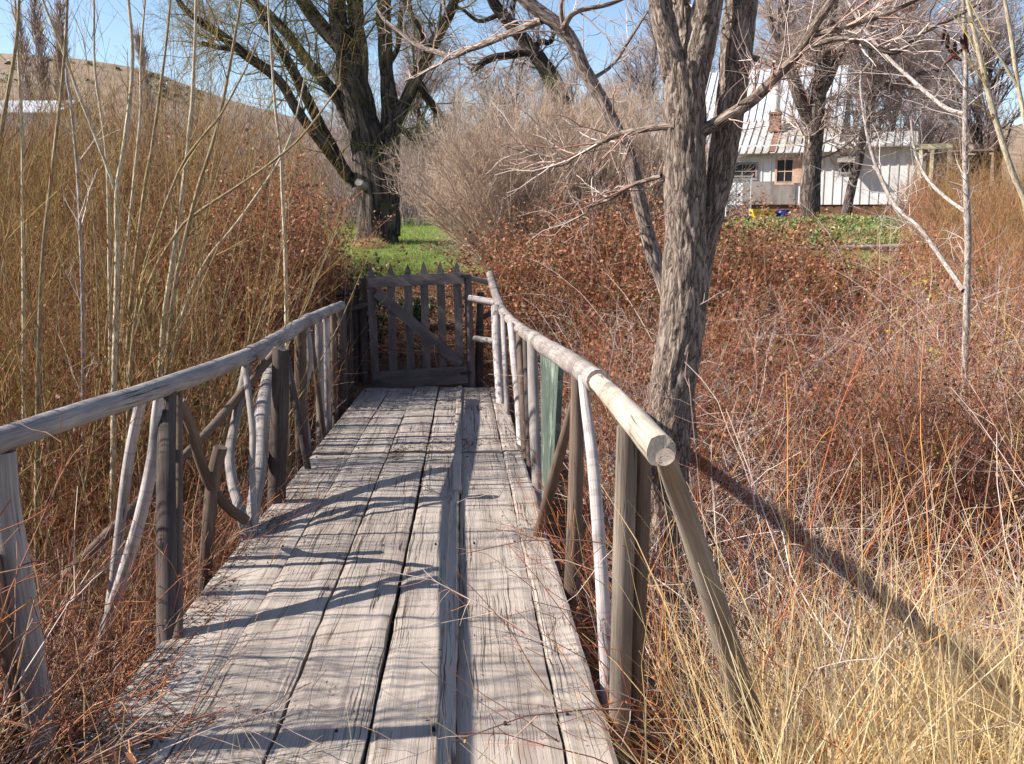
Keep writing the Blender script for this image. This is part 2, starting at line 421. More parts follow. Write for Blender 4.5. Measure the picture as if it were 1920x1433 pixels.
def log(mb, pts, rad, sides=14, seg=.06, amp=.08, rnd=None, flat=None, seed=None, knot=True):
    """a round timber with caps, uneven along its length"""
    pts = np.asarray(pts, float); L = np.linalg.norm(np.diff(pts, axis=0), axis=1).sum()
    K = int(np.clip(L / seg, 6, 60))
    pr = spline(np.concatenate([pts, np.asarray(rad, float)[:, None]], 1), K)
    p, r = pr[:, :3], pr[:, 3]
    T = nrm(np.gradient(p, axis=0)); ref = np.array([0, 0, 1.]) if abs(nrm(T.mean(0))[2]) < .8 else np.array([1., 0, 0])
    A = nrm(np.cross(T, ref)); B = np.cross(T, A)
    th = 2 * np.pi * np.arange(sides) / sides
    off = rng.uniform(0, 90)
    s = np.concatenate([[0], np.cumsum(np.linalg.norm(np.diff(p, axis=0), axis=1))])
    cc = np.stack(np.broadcast_arrays(np.cos(th)[None] * 1.1 + off, np.sin(th)[None] * 1.1, s[:, None] * 3), -1)
    n = fbm(cc, 2)
    rr = r[:, None] * (1 + amp * n)
    V = p[:, None] + rr[..., None] * (np.cos(th)[None, :, None] * A[:, None] + np.sin(th)[None, :, None] * B[:, None])
    r0 = r.mean()
    bc = np.stack(np.broadcast_arrays(np.cos(th)[None] * r0, np.sin(th)[None] * r0, s[:, None]), -1)
    k = (np.arange(K - 1) * sides)[:, None]; j = np.arange(sides)[None]; j2 = (j + 1) % sides
    q = np.stack(np.broadcast_arrays(k + j, k + j2, k + sides + j2, k + sides + j), -1).reshape(-1, 4)
    rn = rng.uniform() if rnd is None else rnd
    mb.add(V.reshape(-1, 3), [q], rn, bc.reshape(-1, 3))
    for e in (0, K - 1):
        cen = V[e].mean(0); V[e] = V[e] + T[e] * rng.normal(0, .05 * r[e], (sides, 1))
        V2 = np.concatenate([V[e], (cen + (T[e] if e == 0 else -T[e]) * .12 * r[e])[None]])
        b2 = np.concatenate([np.stack([np.cos(th) * r0, np.sin(th) * .02, np.sin(th) * r0], -1), [[0, 0, 0]]])
        f = np.stack([np.arange(sides), (np.arange(sides) + 1) % sides, np.full(sides, sides)], -1)
        mb.add(V2, [f if e else f[:, ::-1]], rn, b2)

def bark(mb, pts, rad, sides=40, seg=.03, amp=.02, fr=(9., 1.6), rnd=.5, flare=0.):
    """a trunk or limb whose furrows are real relief"""
    pts = np.asarray(pts, float); L = np.linalg.norm(np.diff(pts, axis=0), axis=1).sum()
    K = int(np.clip(L / seg, 5, 500))
    pr = spline(np.concatenate([pts, np.asarray(rad, float)[:, None]], 1), K); p, r = pr[:, :3], np.maximum(pr[:, 3], .002)
    T = nrm(np.gradient(p, axis=0)); ref = np.array([0, 0, 1.]) if abs(nrm(T.mean(0))[2]) < .75 else np.array([1., 0, 0])
    A = nrm(np.cross(T, ref)); B = np.cross(T, A)
    th = 2 * np.pi * np.arange(sides) / sides
    s = np.concatenate([[0], np.cumsum(np.linalg.norm(np.diff(p, axis=0), axis=1))]); off = rng.uniform(0, 90)
    r0 = r.mean()
    cx, cy = np.cos(th)[None] * r0, np.sin(th)[None] * r0
    c1 = np.stack(np.broadcast_arrays(cx * fr[0] + off, cy * fr[0], s[:, None] * fr[1]), -1)
    c1 = c1 + .6 * np.stack([fbm(c1 * .7 + 5, 2)] * 3, -1)
    n = np.abs(vnoise(c1)) + .5 * np.abs(vnoise(c1 * 2.1 + 9))
    big = vnoise(np.stack(np.broadcast_arrays(cx / r0 * .9 + off, cy / r0 * .9, s[:, None] * .8 / max(r0 * 4, .2)), -1))
    rr = r[:, None] * (1 + .08 * big) + amp * (np.minimum(n, .6) - .3)
    V = p[:, None] + rr[..., None] * (np.cos(th)[None, :, None] * A[:, None] + np.sin(th)[None, :, None] * B[:, None])
    bc = np.stack(np.broadcast_arrays(cx + off, cy, s[:, None]), -1)
    k = (np.arange(K - 1) * sides)[:, None]; j = np.arange(sides)[None]; j2 = (j + 1) % sides
    q = np.stack(np.broadcast_arrays(k + j, k + j2, k + sides + j2, k + sides + j), -1).reshape(-1, 4)
    mb.add(V.reshape(-1, 3), [q], rnd, bc.reshape(-1, 3))
    e = K - 1
    mb.add(np.concatenate([V[e], V[e].mean(0)[None]]), [np.stack([np.arange(sides), (np.arange(sides) + 1) % sides, np.full(sides, sides)], -1)], rnd)
    return p, r

def paths(lst, K=12):
    """list of (pts, rad) -> arrays for spawn"""
    Pp, Rp = [], []
    for p, r in lst:
        q = spline(np.concatenate([np.asarray(p, float), np.asarray(r, float)[:, None]], 1), K)
        Pp.append(q[:, :3]); Rp.append(np.maximum(q[:, 3], .001))
    return np.array(Pp), np.array(Rp)

def spawn(Pp, Rp, n, t0=.25, t1=1., L=(.5, 1.), ang=(25, 60), up=.15, K=6, wob=.12, rr=.6, rmax=1., rmin=.0015, tip=.3, curl=0., shrink=.5):
    N, Kp = Rp.shape
    ln = np.linalg.norm(np.diff(Pp, axis=1), axis=-1).sum(1)
    idx = rng.choice(N, n, p=ln / ln.sum())
    tt = rng.uniform(t0, t1, n); t = tt * (Kp - 1); i = np.minimum(t.astype(int), Kp - 2); f = (t - i)[:, None]
    a, b = Pp[idx, i], Pp[idx, i + 1]
    pos = a * (1 - f) + b * f; tan = nrm(b - a)
    r = Rp[idx, i] * (1 - f[:, 0]) + Rp[idx, i + 1] * f[:, 0]
    perp = nrm(np.cross(tan, rng.normal(size=(n, 3))))
    an = np.radians(rng.uniform(*ang, n))[:, None]
    d = nrm(np.cos(an) * tan + np.sin(an) * perp + np.array([0, 0, up]))
    ls = rng.uniform(*L, n) * (1 - shrink * (tt - t0) / max(t1 - t0, 1e-6))
    pts = [pos]
    for k in range(K - 1):
        d = nrm(d + wob * rng.normal(size=(n, 3)) + np.array([0, 0, curl]))
        pos = pos + d * (ls / (K - 1))[:, None]; pts.append(pos)
    r0 = np.clip(r * rr, rmin, rmax)[:, None]
    return np.stack(pts, 1), np.maximum(r0 * np.linspace(1, tip, K)[None], rmin * .6)

def grow(base, d, L, r0, K=8, wob=.06, curl=0., tip=.25):
    """canes from base points (n,3) along d (n,3)"""
    n = len(base); pos = np.asarray(base, float); d = nrm(np.asarray(d, float)); L = np.broadcast_to(L, (n,))
    pts = [pos]; cu = np.broadcast_to(curl, (n,))
    for k in range(K - 1):
        d = nrm(d + wob * rng.normal(size=(n, 3)) + np.stack([0 * cu, 0 * cu, cu], -1))
        pos = pos + d * (L / (K - 1))[:, None]; pts.append(pos)
    return np.stack(pts, 1), np.broadcast_to(r0, (n,))[:, None] * np.linspace(1, tip, K)[None]

def deckfree(x, y, m=.98):
    u = x + .39 + .05 * y
    return (np.abs(u) > m) | (y > 11.9) | (y < 1.98)

# ------------------------------------------------------------------ light, world, camera
sc = bpy.context.scene
w = bpy.data.worlds.new('World'); sc.world = w; w.use_nodes = True
nt = w.node_tree; bg = nt.nodes['Background']
sky = nt.nodes.new('ShaderNodeTexSky'); sky.sky_type = 'NISHITA'; sky.sun_disc = False
SUN_EL, SUN_AZ = R_(37), R_(-96)          # azimuth from +Y towards +X
sky.sun_elevation = SUN_EL; sky.sun_rotation = SUN_AZ; sky.altitude = 900; sky.air_density = 1.; sky.dust_density = .6; sky.ozone_density = 1.6
nt.links.new(sky.outputs[0], bg.inputs[0]); bg.inputs[1].default_value = .1
sl = bpy.data.lights.new('sun', 'SUN'); sl.energy = 5; sl.angle = R_(.5); sl.color = (1, .95, .87)
so = bpy.data.objects.new('sun', sl); C.objects.link(so)
from mathutils import Vector
sd = Vector((math.cos(SUN_EL) * math.sin(SUN_AZ), math.cos(SUN_EL) * math.cos(SUN_AZ), math.sin(SUN_EL)))
so.rotation_euler = (-sd).to_track_quat('-Z', 'Y').to_euler(); so.location = (-8, 2, 9)
cam = bpy.data.cameras.new('camera'); co = bpy.data.objects.new('camera', cam); C.objects.link(co)
co.location = (0, 0, EYE); co.rotation_euler = (math.pi / 2 - PITCH, 0, 0)
cam.sensor_width = 36; cam.lens = 36 * FPX / 1920; cam.clip_end = 5000; cam.clip_start = .05
sc.camera = co
sc.view_settings.view_transform = 'Standard'; sc.view_settings.look = 'None'; sc.view_settings.exposure = 1.; sc.view_settings.gamma = 1
cy = sc.cycles; cy.max_bounces = 5; cy.diffuse_bounces = 3; cy.glossy_bounces = 2; cy.transmission_bounces = 3; cy.transparent_max_bounces = 4
cy.use_adaptive_sampling = True; cy.adaptive_threshold = .02

# ------------------------------------------------------------------ ground, lawn, hill
def grid_axis(a, b, st, far):
    core = np.arange(a, b + 1e-6, st); g = []
    x = b; d = st
    while x < far: d *= 1.35; x += d; g.append(x)
    h = []; x = a; d = st
    while x > -min(far, 60 if a > -11 and a == -6 else far): d *= 1.35; x -= d; h.append(x)
    return np.concatenate([h[::-1], core, g])
gx = grid_axis(-12, 12, .22, 2500); gy = grid_axis(-6, 45, .25, 2500)
X, Yg = np.meshgrid(gx, gy); Z = ground(X, Yg)
def sheet(X, Y, Z, name, mat):
    h, wd = X.shape; mb = MB()
    i = (np.arange(h - 1) * wd)[:, None] + np.arange(wd - 1)[None]
    q = np.stack([i, i + 1, i + wd + 1, i + wd], -1).reshape(-1, 4)
    mb.add(np.stack([X, Y, Z], -1).reshape(-1, 3), [q]); return mb.build(name, mat)
struct(sheet(X, Yg, Z, 'ground', M['ground']), 'brown soil and leaf litter under the thickets')
lx, ly = np.meshgrid(np.arange(-12, 9, .4), np.arange(19.4, 38, .4))
edge = 1.0 * vnoise(np.stack([lx * .6, lx * 0, lx * 0 + 3], -1)) * np.clip((21 - ly) / 1.6, 0, 1)
struct(sheet(lx, ly + edge, ground(lx, ly + edge) + .02, 'lawn', M['lawn']), 'bright green lawn beyond the gate')
# far hill
ridge = [(-500, 70), (-200, 88), (0, 100), (100, 106), (200, 118), (290, 136), (340, 156), (440, 190), (560, 222), (700, 250), (1000, 262), (1400, 250), (1900, 235), (2500, 240)]
hp = np.array([P(a, b, 260.) for a, b in ridge]); hk = spline(hp, 120)
tt = np.linspace(0, 1, 30)[:, None]
hx = hk[None, :, 0] * (1 - .25 * (1 - tt)); hy = 150 + (hk[None, :, 1] - 150) * tt; hz = 3 + (hk[None, :, 2] - 3) * tt ** 1.3 - .3 * (1 - tt)
hz = hz + .9 * tt * (1 - tt) * 4 * fbm(np.stack([hx * .03, hy * .03, hx * 0], -1), 3)
tb = np.array([1., 1.25, 1.7])[:, None]
hx = np.concatenate([hx, hk[None, :, 0] * tb[1:]]); hy = np.concatenate([hy, hk[None, :, 1] * tb[1:]]); hz = np.concatenate([hz, np.stack([hk[:, 2] * .6, hk[:, 2] * 0 - 1])])
struct(sheet(hx, hy, hz, 'hill', M['hill']), 'bare tan hillside on the skyline')

mb = MB(); i_ = rng.integers(4, 29, 420); j_ = rng.integers(0, 60, 420)
cc_ = np.stack([hx[i_, j_], hy[i_, j_], hz[i_, j_] + .3], -1); cc_ = cc_[vnoise(cc_ * .04) > -.2]; cc_ = np.repeat(cc_, 7, 0); cc_ = cc_ + rng.normal(0, .55, cc_.shape) * np.array([1, 1, .5])
mb.leaves(cc_, rng.uniform(.6, 1.3, len(cc_)), .2, None, .8); o_ = mb.build('sagebrush', M['lf_ever']); tag(o_, 'dark sagebrush dotted over the bare hill', None, None, 'stuff')

# ------------------------------------------------------------------ footbridge
bridge = thing('footbridge', 'rustic plank footbridge with crooked grey log railings leading to the picket gate', 'footbridge', D(0, 7, 0))
fr = [0, .186, .363, .543, .705, .907, 1.]
W = 1.7
def plank(mb, u0, u1, v0, v1, h, rnd, thick=.05):
    nu, nv = 9, int((v1 - v0) / .06)
    uu = np.linspace(u0, u1, nu); vv = np.linspace(v0, v1, nv)
    U, V = np.meshgrid(uu, vv)
    wob = .006 * vnoise(np.stack([V * 1.3, 0 * V + rnd * 50, 0 * V], -1))
    e = np.clip((np.abs(U - (u0 + u1) / 2) - (u1 - u0) / 2 + .012) / .012, 0, 1)
    jag = .004 * vnoise(np.stack([V * 9, U * 40, 0 * V + rnd * 9], -1))
    Uu = U + wob + jag * e
    H = h + .005 * vnoise(np.stack([V * .9, U * 3, 0 * V + rnd * 31], -1)) + .0025 * vnoise(np.stack([V * 5, U * 45, 0 * V + rnd], -1)) - .008 * e ** 2 + .012 * ((U - (u0 + u1) / 2) / (u1 - u0)) ** 2
    pts = np.array([-0.39 - 0.05 * V + Uu, V + 0.05 * Uu, 0.6 - 0.049 * V + H]).transpose(1, 2, 0)
    bot = pts - np.array([0, 0, thick])
    i = (np.arange(nv - 1) * nu)[:, None] + np.arange(nu - 1)[None]
    q = np.stack([i, i + 1, i + nu + 1, i + nu], -1).reshape(-1, 4)
    b = np.stack([U - u0, 0 * U, V], -1)
    mb.add(pts.reshape(-1, 3), [q], rnd, b.reshape(-1, 3))
    rim = [np.arange(nv) * nu, np.arange(nv) * nu + nu - 1, np.arange(nu), (nv - 1) * nu + np.arange(nu)]
    for k, ri in enumerate(rim):
        a = pts.reshape(-1, 3)[ri]; c = bot.reshape(-1, 3)[ri]; n = len(ri); ii = np.arange(n - 1)
        f = np.stack([ii, ii + 1, n + ii + 1, n + ii], -1)
        if k in (0, 3): f = f[:, ::-1]
        bb = b.reshape(-1, 3)[ri]
        mb.add(np.concatenate([a, c]), [f], rnd, np.concatenate([bb, bb + np.array([0, .05, 0])]))
mb = MB()
for k in range(6):
    g = .0045 if k not in (2, 3) else .008
    j = rng.uniform(-.01, .01)
    plank(mb, -W / 2 + fr[k] * W + g, -W / 2 + fr[k + 1] * W - g, 2.02 + rng.uniform(-.05, .04), 7.55 + j, rng.uniform(-.006, .006), rng.uniform())
    plank(mb, -W / 2 + fr[k] * W + g, -W / 2 + fr[k + 1] * W - g, 7.58 + j, 11.75 + rng.uniform(-.04, .04), .012 + rng.uniform(-.006, .006), rng.uniform())
deck = mb.build('deck', M['deck'], bridge, smooth=False)
mb = MB()
plank(mb, -W / 2 + .672 * W, -W / 2 + .706 * W, 2.1, 6.1, .028, .8, .03)
plank(mb, -W / 2 + .676 * W, -W / 2 + .71 * W, 6.12, 11.72, .034, .3, .03)
tag(mb.build('deck_batten', M['deck'], bridge, smooth=False), 'raised narrow batten running the length of the deck')
mb = MB(); log(mb, [(0, 0, -.01), (0, 0, .004)], [.0065, .0055], sides=8, amp=0); nail = None
for v in (2.9, 5.0, 7.4, 7.72, 10.0):
    for k in range(6):
        e = rng.choice([.2, .8]) if k in (0, 5) else rng.uniform(.15, .85)
        p_ = D(-W / 2 + W * (fr[k] + (fr[k + 1] - fr[k]) * e), v + rng.normal(0, .03), .004 if v < 7.5 else .016) - np.array(bridge['_o'])
        if nail is None:
            nail = mb.build('nail_head', M['iron']); nail.parent = bridge; o_ = nail
        else:
            o_ = nail.copy(); C.objects.link(o_); o_.parent = bridge
        o_.location = [float(q) for q in p_]
for u in (-.62, 0., .62):
    mb = MB(); log(mb, [D(u, 2.05, -.2), D(u, 5, -.2), D(u, 11.9, -.2)], [.12, .13, .12], rnd=.4); mb.build('stringer', M['log_dark'], bridge)

def YL(px, off=.92):      # left rail plane: x = -.39-.05v-off
    return (.39 + off) / (-(px - CX) / FPX * .985 - .05)
def YR(px, off=.90):
    return min((off - .39) / max((px - CX) / FPX * .99 + .05, .01), 11.45)
def railpole(name, pts, side, mat, off=None, label=None, amp=.08, **kw):
    f = YL if side < 0 else YR
    q = []
    for t in pts:
        if len(t) == 4: q.append(t)
        else: q.append((t[0], t[1], t[2], f(t[0]) if off is None else f(t[0], off)))
    p, r = trace(q); m = MB(); log(m, p, r, amp=amp, **kw)
    o = m.build(name, M[mat], bridge)
    if label: o['label'] = label
    return o
def stake(name, top, bot, r, mat, Ytop=None, Ybot=None, mid=(), label=None, amp=.08, side=-1, off=None):
    """a baluster: depth of the whole piece follows the rail above and the deck edge below"""
    f = YL if side < 0 else YR
    y0 = Ytop or (f(top[0]) if off is None else f(top[0], off))
    y1 = Ybot or y0
    n = len(mid) + 1
    q = [(*top, r[0], y0)] + [(m_[0], m_[1], r[0] + (r[1] - r[0]) * (k + 1) / n, y0 + (y1 - y0) * (k + 1) / n) for k, m_ in enumerate(mid)] + [(*bot, r[1], y1)]
    p, rr = trace(q); m = MB()
    d = p[-1] - p[-2]; d = d / abs(d[2]); dn = 0 if name == 'brace' and bot[0] < 480 and bot[0] > 400 else .38
    if dn: p = np.concatenate([p, [p[-1] + d * dn]]); rr = np.append(rr, rr[-1])
    log(m, p, rr, amp=amp)
    o = m.build(name, M[mat], bridge)
    if label: o['label'] = label
    return o
# left handrail
railpole('handrail', [(-260, 920, 32), (-60, 847, 26), (60, 806, 24), (250, 744, 20), (380, 700, 17), (474, 664, 14.5)], -1, 'log', amp=.06)
railpole('handrail', [(466, 668, 17), (520, 637, 15), (560, 611, 12.5), (600, 590, 10.5), (640, 573, 8.5)], -1, 'log', amp=.1)
# left posts, balusters and braces: top, bottom, radii, middle points
stake('post', (4, 848), (78, 1420), (25, 28), 'log', mid=[(12, 950), (40, 1120), (62, 1270)], Ybot=2.75, label='thick leaning grey post at the near end of the left railing')
stake('brace', (-14, 1040), (34, 1340), (12, 14), 'log_brown', Ytop=2.7, Ybot=2.75)
stake('baluster', (264, 752), (222, 1010), (10, 9), 'log_white', mid=[(246, 836), (232, 930)], off=1.12)
stake('baluster', (297, 745), (208, 1150), (9.5, 12), 'log_white', mid=[(292, 790), (289, 840), (273, 930), (246, 1030)], label='crooked silvery baluster with twig shadows painted on as bands', amp=.12)
stake('post', (314, 736), (312, 1150), (16, 19), 'log_dark', mid=[(312, 900)], Ybot=3.75)
stake('post', (334, 734), (332, 1120), (9, 11), 'log_brown', mid=[(333, 900)], Ybot=3.8)
stake('brace', (336, 752), (460, 975), (10, 10), 'log_brown', mid=[(361, 806), (374, 858), (396, 914), (428, 952)], Ybot=4.9, label='bent branch brace curving down from the post', amp=.12)
stake('brace', (520, 655), (330, 870), (8, 8), 'log_brown', mid=[(430, 764), (393, 806)], Ytop=6.0, Ybot=5.2)
stake('baluster', (463, 684), (452, 962), (9, 10), 'log', mid=[(444, 778), (435, 824), (431, 859), (438, 912)], Ybot=5.25, amp=.14, label='twisted grey baluster with a crook in it')
stake('baluster', (458, 684), (476, 945), (6, 6), 'log', mid=[(467, 744), (474, 813), (473, 882)], Ybot=5.3)
stake('baluster', (521, 652), (477, 940), (15, 13), 'log', mid=[(503, 721), (490, 790), (487, 868)], Ybot=5.5, label='stout leaning grey baluster', amp=.07)
stake('post', (527, 655), (520, 905), (16, 17), 'log_dark', Ytop=5.95, Ybot=5.95)
stake('post', (414, 838), (390, 1010), (13, 13), 'log_brown', mid=[(400, 900)], Ytop=4.75, Ybot=4.75, label='short sawn-off post stub')
stake('brace', (536, 662), (572, 850), (6.5, 6.5), 'log_dark', Ybot=7.0)
stake('post', (563, 618), (566, 835), (11, 12), 'log_brown')
stake('baluster', (574, 612), (574, 822), (7, 8), 'log', mid=[(580, 672), (569, 745)])
stake('brace', (582, 620), (604, 790), (5, 5), 'log_brown', Ybot=8.4)
stake('baluster', (598, 604), (601, 800), (8, 8), 'log')
stake('baluster', (611, 596), (614, 778), (7, 7), 'log_white', amp=.12)
stake('baluster', (624, 588), (628, 762), (6, 6), 'log_brown')
stake('post', (640, 574), (645, 752), (9, 9), 'log_dark')
# right handrail
railpole('handrail', [(962, 606, 9.5, 10.2), (985, 624, 12), (1010, 641, 15), (1050, 667, 18.5), (1085, 689, 21), (1122, 716, 23)], 1, 'log_ring', amp=.1)
railpole('handrail', [(1086, 688, 14), (1120, 716, 17.5), (1160, 757, 22), (1200, 800, 26.5), (1240, 846, 29)], 1, 'log_pale', amp=.13, label='pale debarked handrail with a split sawn end')
railpole('handrail', [(966, 610, 9, 10.0), (945, 587, 9, 11.0), (934, 565, 8.5, 11.5), (926, 540, 8, 11.75), (919, 512, 7, 11.9)], 1, 'log_ring', amp=.1, label='grey end rail kinking upward beside the gate')
stake('post', (1176, 800), (1160, 1410), (20, 20), 'post_tan', mid=[(1172, 950), (1166, 1150)], Ytop=3.0, Ybot=3.03, side=1, amp=.05, label='flat-faced tan post under the pale handrail')
stake('post', (1206, 835), (1190, 1360), (14, 15), 'log_brown', mid=[(1205, 950)], Ytop=3.02, Ybot=3.08, side=1)
stake('brace', (1247, 858), (1382, 1270), (18, 26), 'post_tan', mid=[(1266, 910), (1298, 1000), (1342, 1140)], Ytop=2.38, Ybot=2.9, side=1, amp=.06, label='leaning round brace propping the near end of the railing')
stake('baluster', (1092, 706), (1140, 1300), (9, 14), 'log_white', mid=[(1101, 781), (1111, 858), (1120, 965), (1130, 1110)], Ytop=3.85, Ybot=3.3, side=1, label='slim whitish peeled baluster', amp=.05)
stake('post', (1082, 700), (1072, 1160), (11, 17), 'log_brown', mid=[(1080, 900)], Ytop=4.3, Ybot=4.3, side=1)
stake('brace', (1080, 742), (1030, 925), (9, 10), 'log_brown', Ytop=4.4, Ybot=4.9, side=1)
stake('baluster', (998, 640), (1008, 935), (10, 10), 'log', mid=[(1001, 780)], Ytop=6.9, Ybot=6.4, side=1)
stake('baluster', (974, 622), (985, 872), (7, 7), 'log_brown', Ytop=8.3, Ybot=7.6, side=1)
stake('baluster', (958, 608), (978, 850), (6.5, 7.5), 'log_white', mid=[(965, 688), (971, 748)], Ytop=8.9, Ybot=7.9, side=1)
stake('baluster', (943, 592), (951, 770), (5, 5), 'log', Ytop=10.6, Ybot=9.6, side=1)
stake('baluster', (929, 575), (939, 772), (8, 8), 'log_white', mid=[(932, 668)], Ytop=11.2, Ybot=10.3, side=1, amp=.12)
stake('baluster', (984, 632), (993, 890), (5, 5), 'log_dark', Ytop=7.8, Ybot=7.1, side=1)
def quadboard(mb, c4, th, rnd=.5):
    c4 = np.asarray(c4, float); n = nrm(np.cross(c4[1] - c4[0], c4[3] - c4[0])) * th
    V = np.concatenate([c4, c4 + n]); Lh = np.linalg.norm(c4[3] - c4[0]); Lw = np.linalg.norm(c4[1] - c4[0])
    b = np.array([[0, 0, 0], [Lw, 0, 0], [Lw, 0, Lh], [0, 0, Lh]]); b = np.concatenate([b, b + np.array([0, th, 0])])
    mb.add(V, [np.array([[0, 3, 2, 1], [4, 5, 6, 7], [0, 1, 5, 4], [1, 2, 6, 5], [2, 3, 7, 6], [3, 0, 4, 7]])], rnd, b)
mb = MB(); quadboard(mb, [P(1013, 664, 6.0), P(1047, 684, 5.15), P(1036, 915, 5.15), P(1016, 955, 6.0)], .03)
tag(mb.build('infill_board', M['lichen'], bridge, smooth=False), 'board blotched green and white with lichen')

# ------------------------------------------------------------------ gate and its log fence
GY = 11.78
gate = thing('picket_gate', 'weathered picket gate with six pointed pickets closing the far end of the bridge', 'gate', P(786, 728, GY))
up = np.array([0, 0, 1.]); fw = np.array([0, 1., 0])
def bar(mb, a, b, wpx, Y, th, rnd=None):
    A, B = P(*a, Y), P(*b, Y); d = nrm(B - A); n = nrm(np.cross(d, fw)); wd = wpx * mpp(*a, Y)
    mb.box(A - n * wd / 2, n * wd, fw * th, B - A, rng.uniform() if rnd is None else rnd, 2)
tops = [(695, 497), (732, 494), (764, 494), (794, 489), (825, 489), (856, 489)]
bots = [(704, 722), (738, 722), (771, 720), (801, 718), (832, 716), (864, 714)]
for k, (a, b) in enumerate(zip(tops, bots)):
    mb = MB(); wpx = 14.5; Yp = GY + .035
    a2 = (a[0] + .4, a[1] + 22)
    bar(mb, b, a2, wpx, Yp, .022)
    A = P(*a2, Yp); m_ = mpp(*a2, Yp); d = nrm(A - P(*b, Yp)); n = nrm(np.cross(d, fw)) * wpx * m_ / 2; tip = P(*a, Yp)
    A = A + d * .001
    V = np.array([A - n, A + n, tip, A - n + fw * .022, A + n + fw * .022, tip + fw * .022])
    mb.add(V, [np.array([[0, 2, 1], [3, 4, 5]]), np.array([[0, 3, 5, 2], [1, 2, 5, 4]])], .5, V)
    mb.build('picket', M['gate'], gate, smooth=False)
mb = MB(); bar(mb, (690, 529.5), (870, 521.5), 21, GY, .034); mb.build('top_rail', M['gate'], gate, smooth=False)
mb = MB(); bar(mb, (699, 714), (877, 703), 32, GY, .034); mb.build('bottom_rail', M['gate'], gate, smooth=False)
mb = MB(); bar(mb, (706, 548), (864, 684), 20, GY + .003, .03); mb.build('diagonal_brace', M['gate'], gate, smooth=False)
mb = MB(); bar(mb, (864, 518), (880, 518), 5, GY - .008, .008); mb.build('hinge', M['iron'], gate, smooth=False); mb = MB(); bar(mb, (864, 700), (884, 699), 5, GY - .008, .008); mb.build('hinge', M['iron'], gate, smooth=False)
def fence(name, label, pieces, loc):
    t = thing(name, label, 'fence', loc)
    for nm, q, mat in pieces:
        p, r = trace(q); m = MB(); log(m, p, r); m.build(nm, M[mat], t)
    return t
fence('log_fence', 'short dark log fence hinging the picket gate on its right', [
    ('post', [(877, 514, 7, 11.86), (884, 735, 8, 11.86)], 'gate'), ('post', [(900, 548, 7, 11.95), (898, 735, 8, 11.95)], 'log_dark'),
    ('rail', [(868, 519, 5, 11.9), (925, 531, 5.5, 12.0)], 'log'), ('rail', [(879, 559, 6, 11.72), (928, 568, 7, 11.6)], 'log_white'),
    ('rail', [(889, 635, 6, 11.75), (928, 641, 7, 11.6)], 'log'), ('rail', [(896, 600, 5, 12.0), (925, 585, 5, 12.0)], 'log_dark')], P(886, 730, 11.8))
fence('log_fence', 'short dark log fence half buried in brambles left of the picket gate', [
    ('post', [(680, 522, 7, 11.95), (683, 730, 8, 11.95)], 'log_dark'), ('post', [(655, 560, 7, 11.9), (657, 745, 8, 11.9)], 'log_dark'), ('post', [(668, 556, 6, 12.0), (670, 740, 7, 12.0)], 'log_dark'),
    ('rail', [(630, 551, 6, 12.1), (684, 548, 6, 12.1)], 'log_dark'), ('rail', [(630, 585, 5, 11.85), (694, 571, 5, 11.85)], 'log_dark'), ('rail', [(628, 660, 5, 12.1), (690, 655, 5, 12.1)], 'log_dark')], P(668, 735, 11.95))

# ------------------------------------------------------------------ trees
def tree(name, label, loc, stems, limbs, Y, barkmat, crown=None, sides=28, seg=.05, amp=.015, fr=(9, 1.6), group=None, cat='tree', cm='tw_grey', lamp=None):
    """stems -> one trunk mesh; limbs -> a limb each; crown(list of (p, r)) -> list of (P, R) twig sets"""
    t = thing(name, label, cat, loc, group)
    src = []
    def onward(q):      # stems leaving the top of the picture go on to a tip of their own
        q = list(q); a_, b_ = q[-2], q[-1]
        if b_[1] < -25:
            ex_ = 260 if Y < 10 else 140; f_ = ex_ / max(a_[1] - b_[1], 30)
            for m_, rr_ in ((.45, .62), (1., .22)):
                q.append((b_[0] + (b_[0] - a_[0]) * f_ * m_ * .8, b_[1] - ex_ * m_, max(b_[2] * rr_, .6), *b_[3:]))
        return q
    stems = [onward(q) for q in stems]; limbs = [onward(q) for q in limbs]
    m = MB()
    for q in stems:
        p, r = trace(q, Y); bark(m, p, r, sides, seg, amp, fr); src.append((p, r))
    m.build('trunk', M[barkmat], t)
    for q in limbs:
        p, r = trace(q, Y); m = MB(); bark(m, p, r, max(8, sides // 2), seg, amp * .4 if lamp is None else lamp, fr); m.build('limb', M[barkmat], t); src.append((p, r))
    if crown:
        m = MB()
        for Pp, Rp in crown(src): m.tubes(Pp, Rp, 3)
        m.build('crown', M[cm], t)
    return t

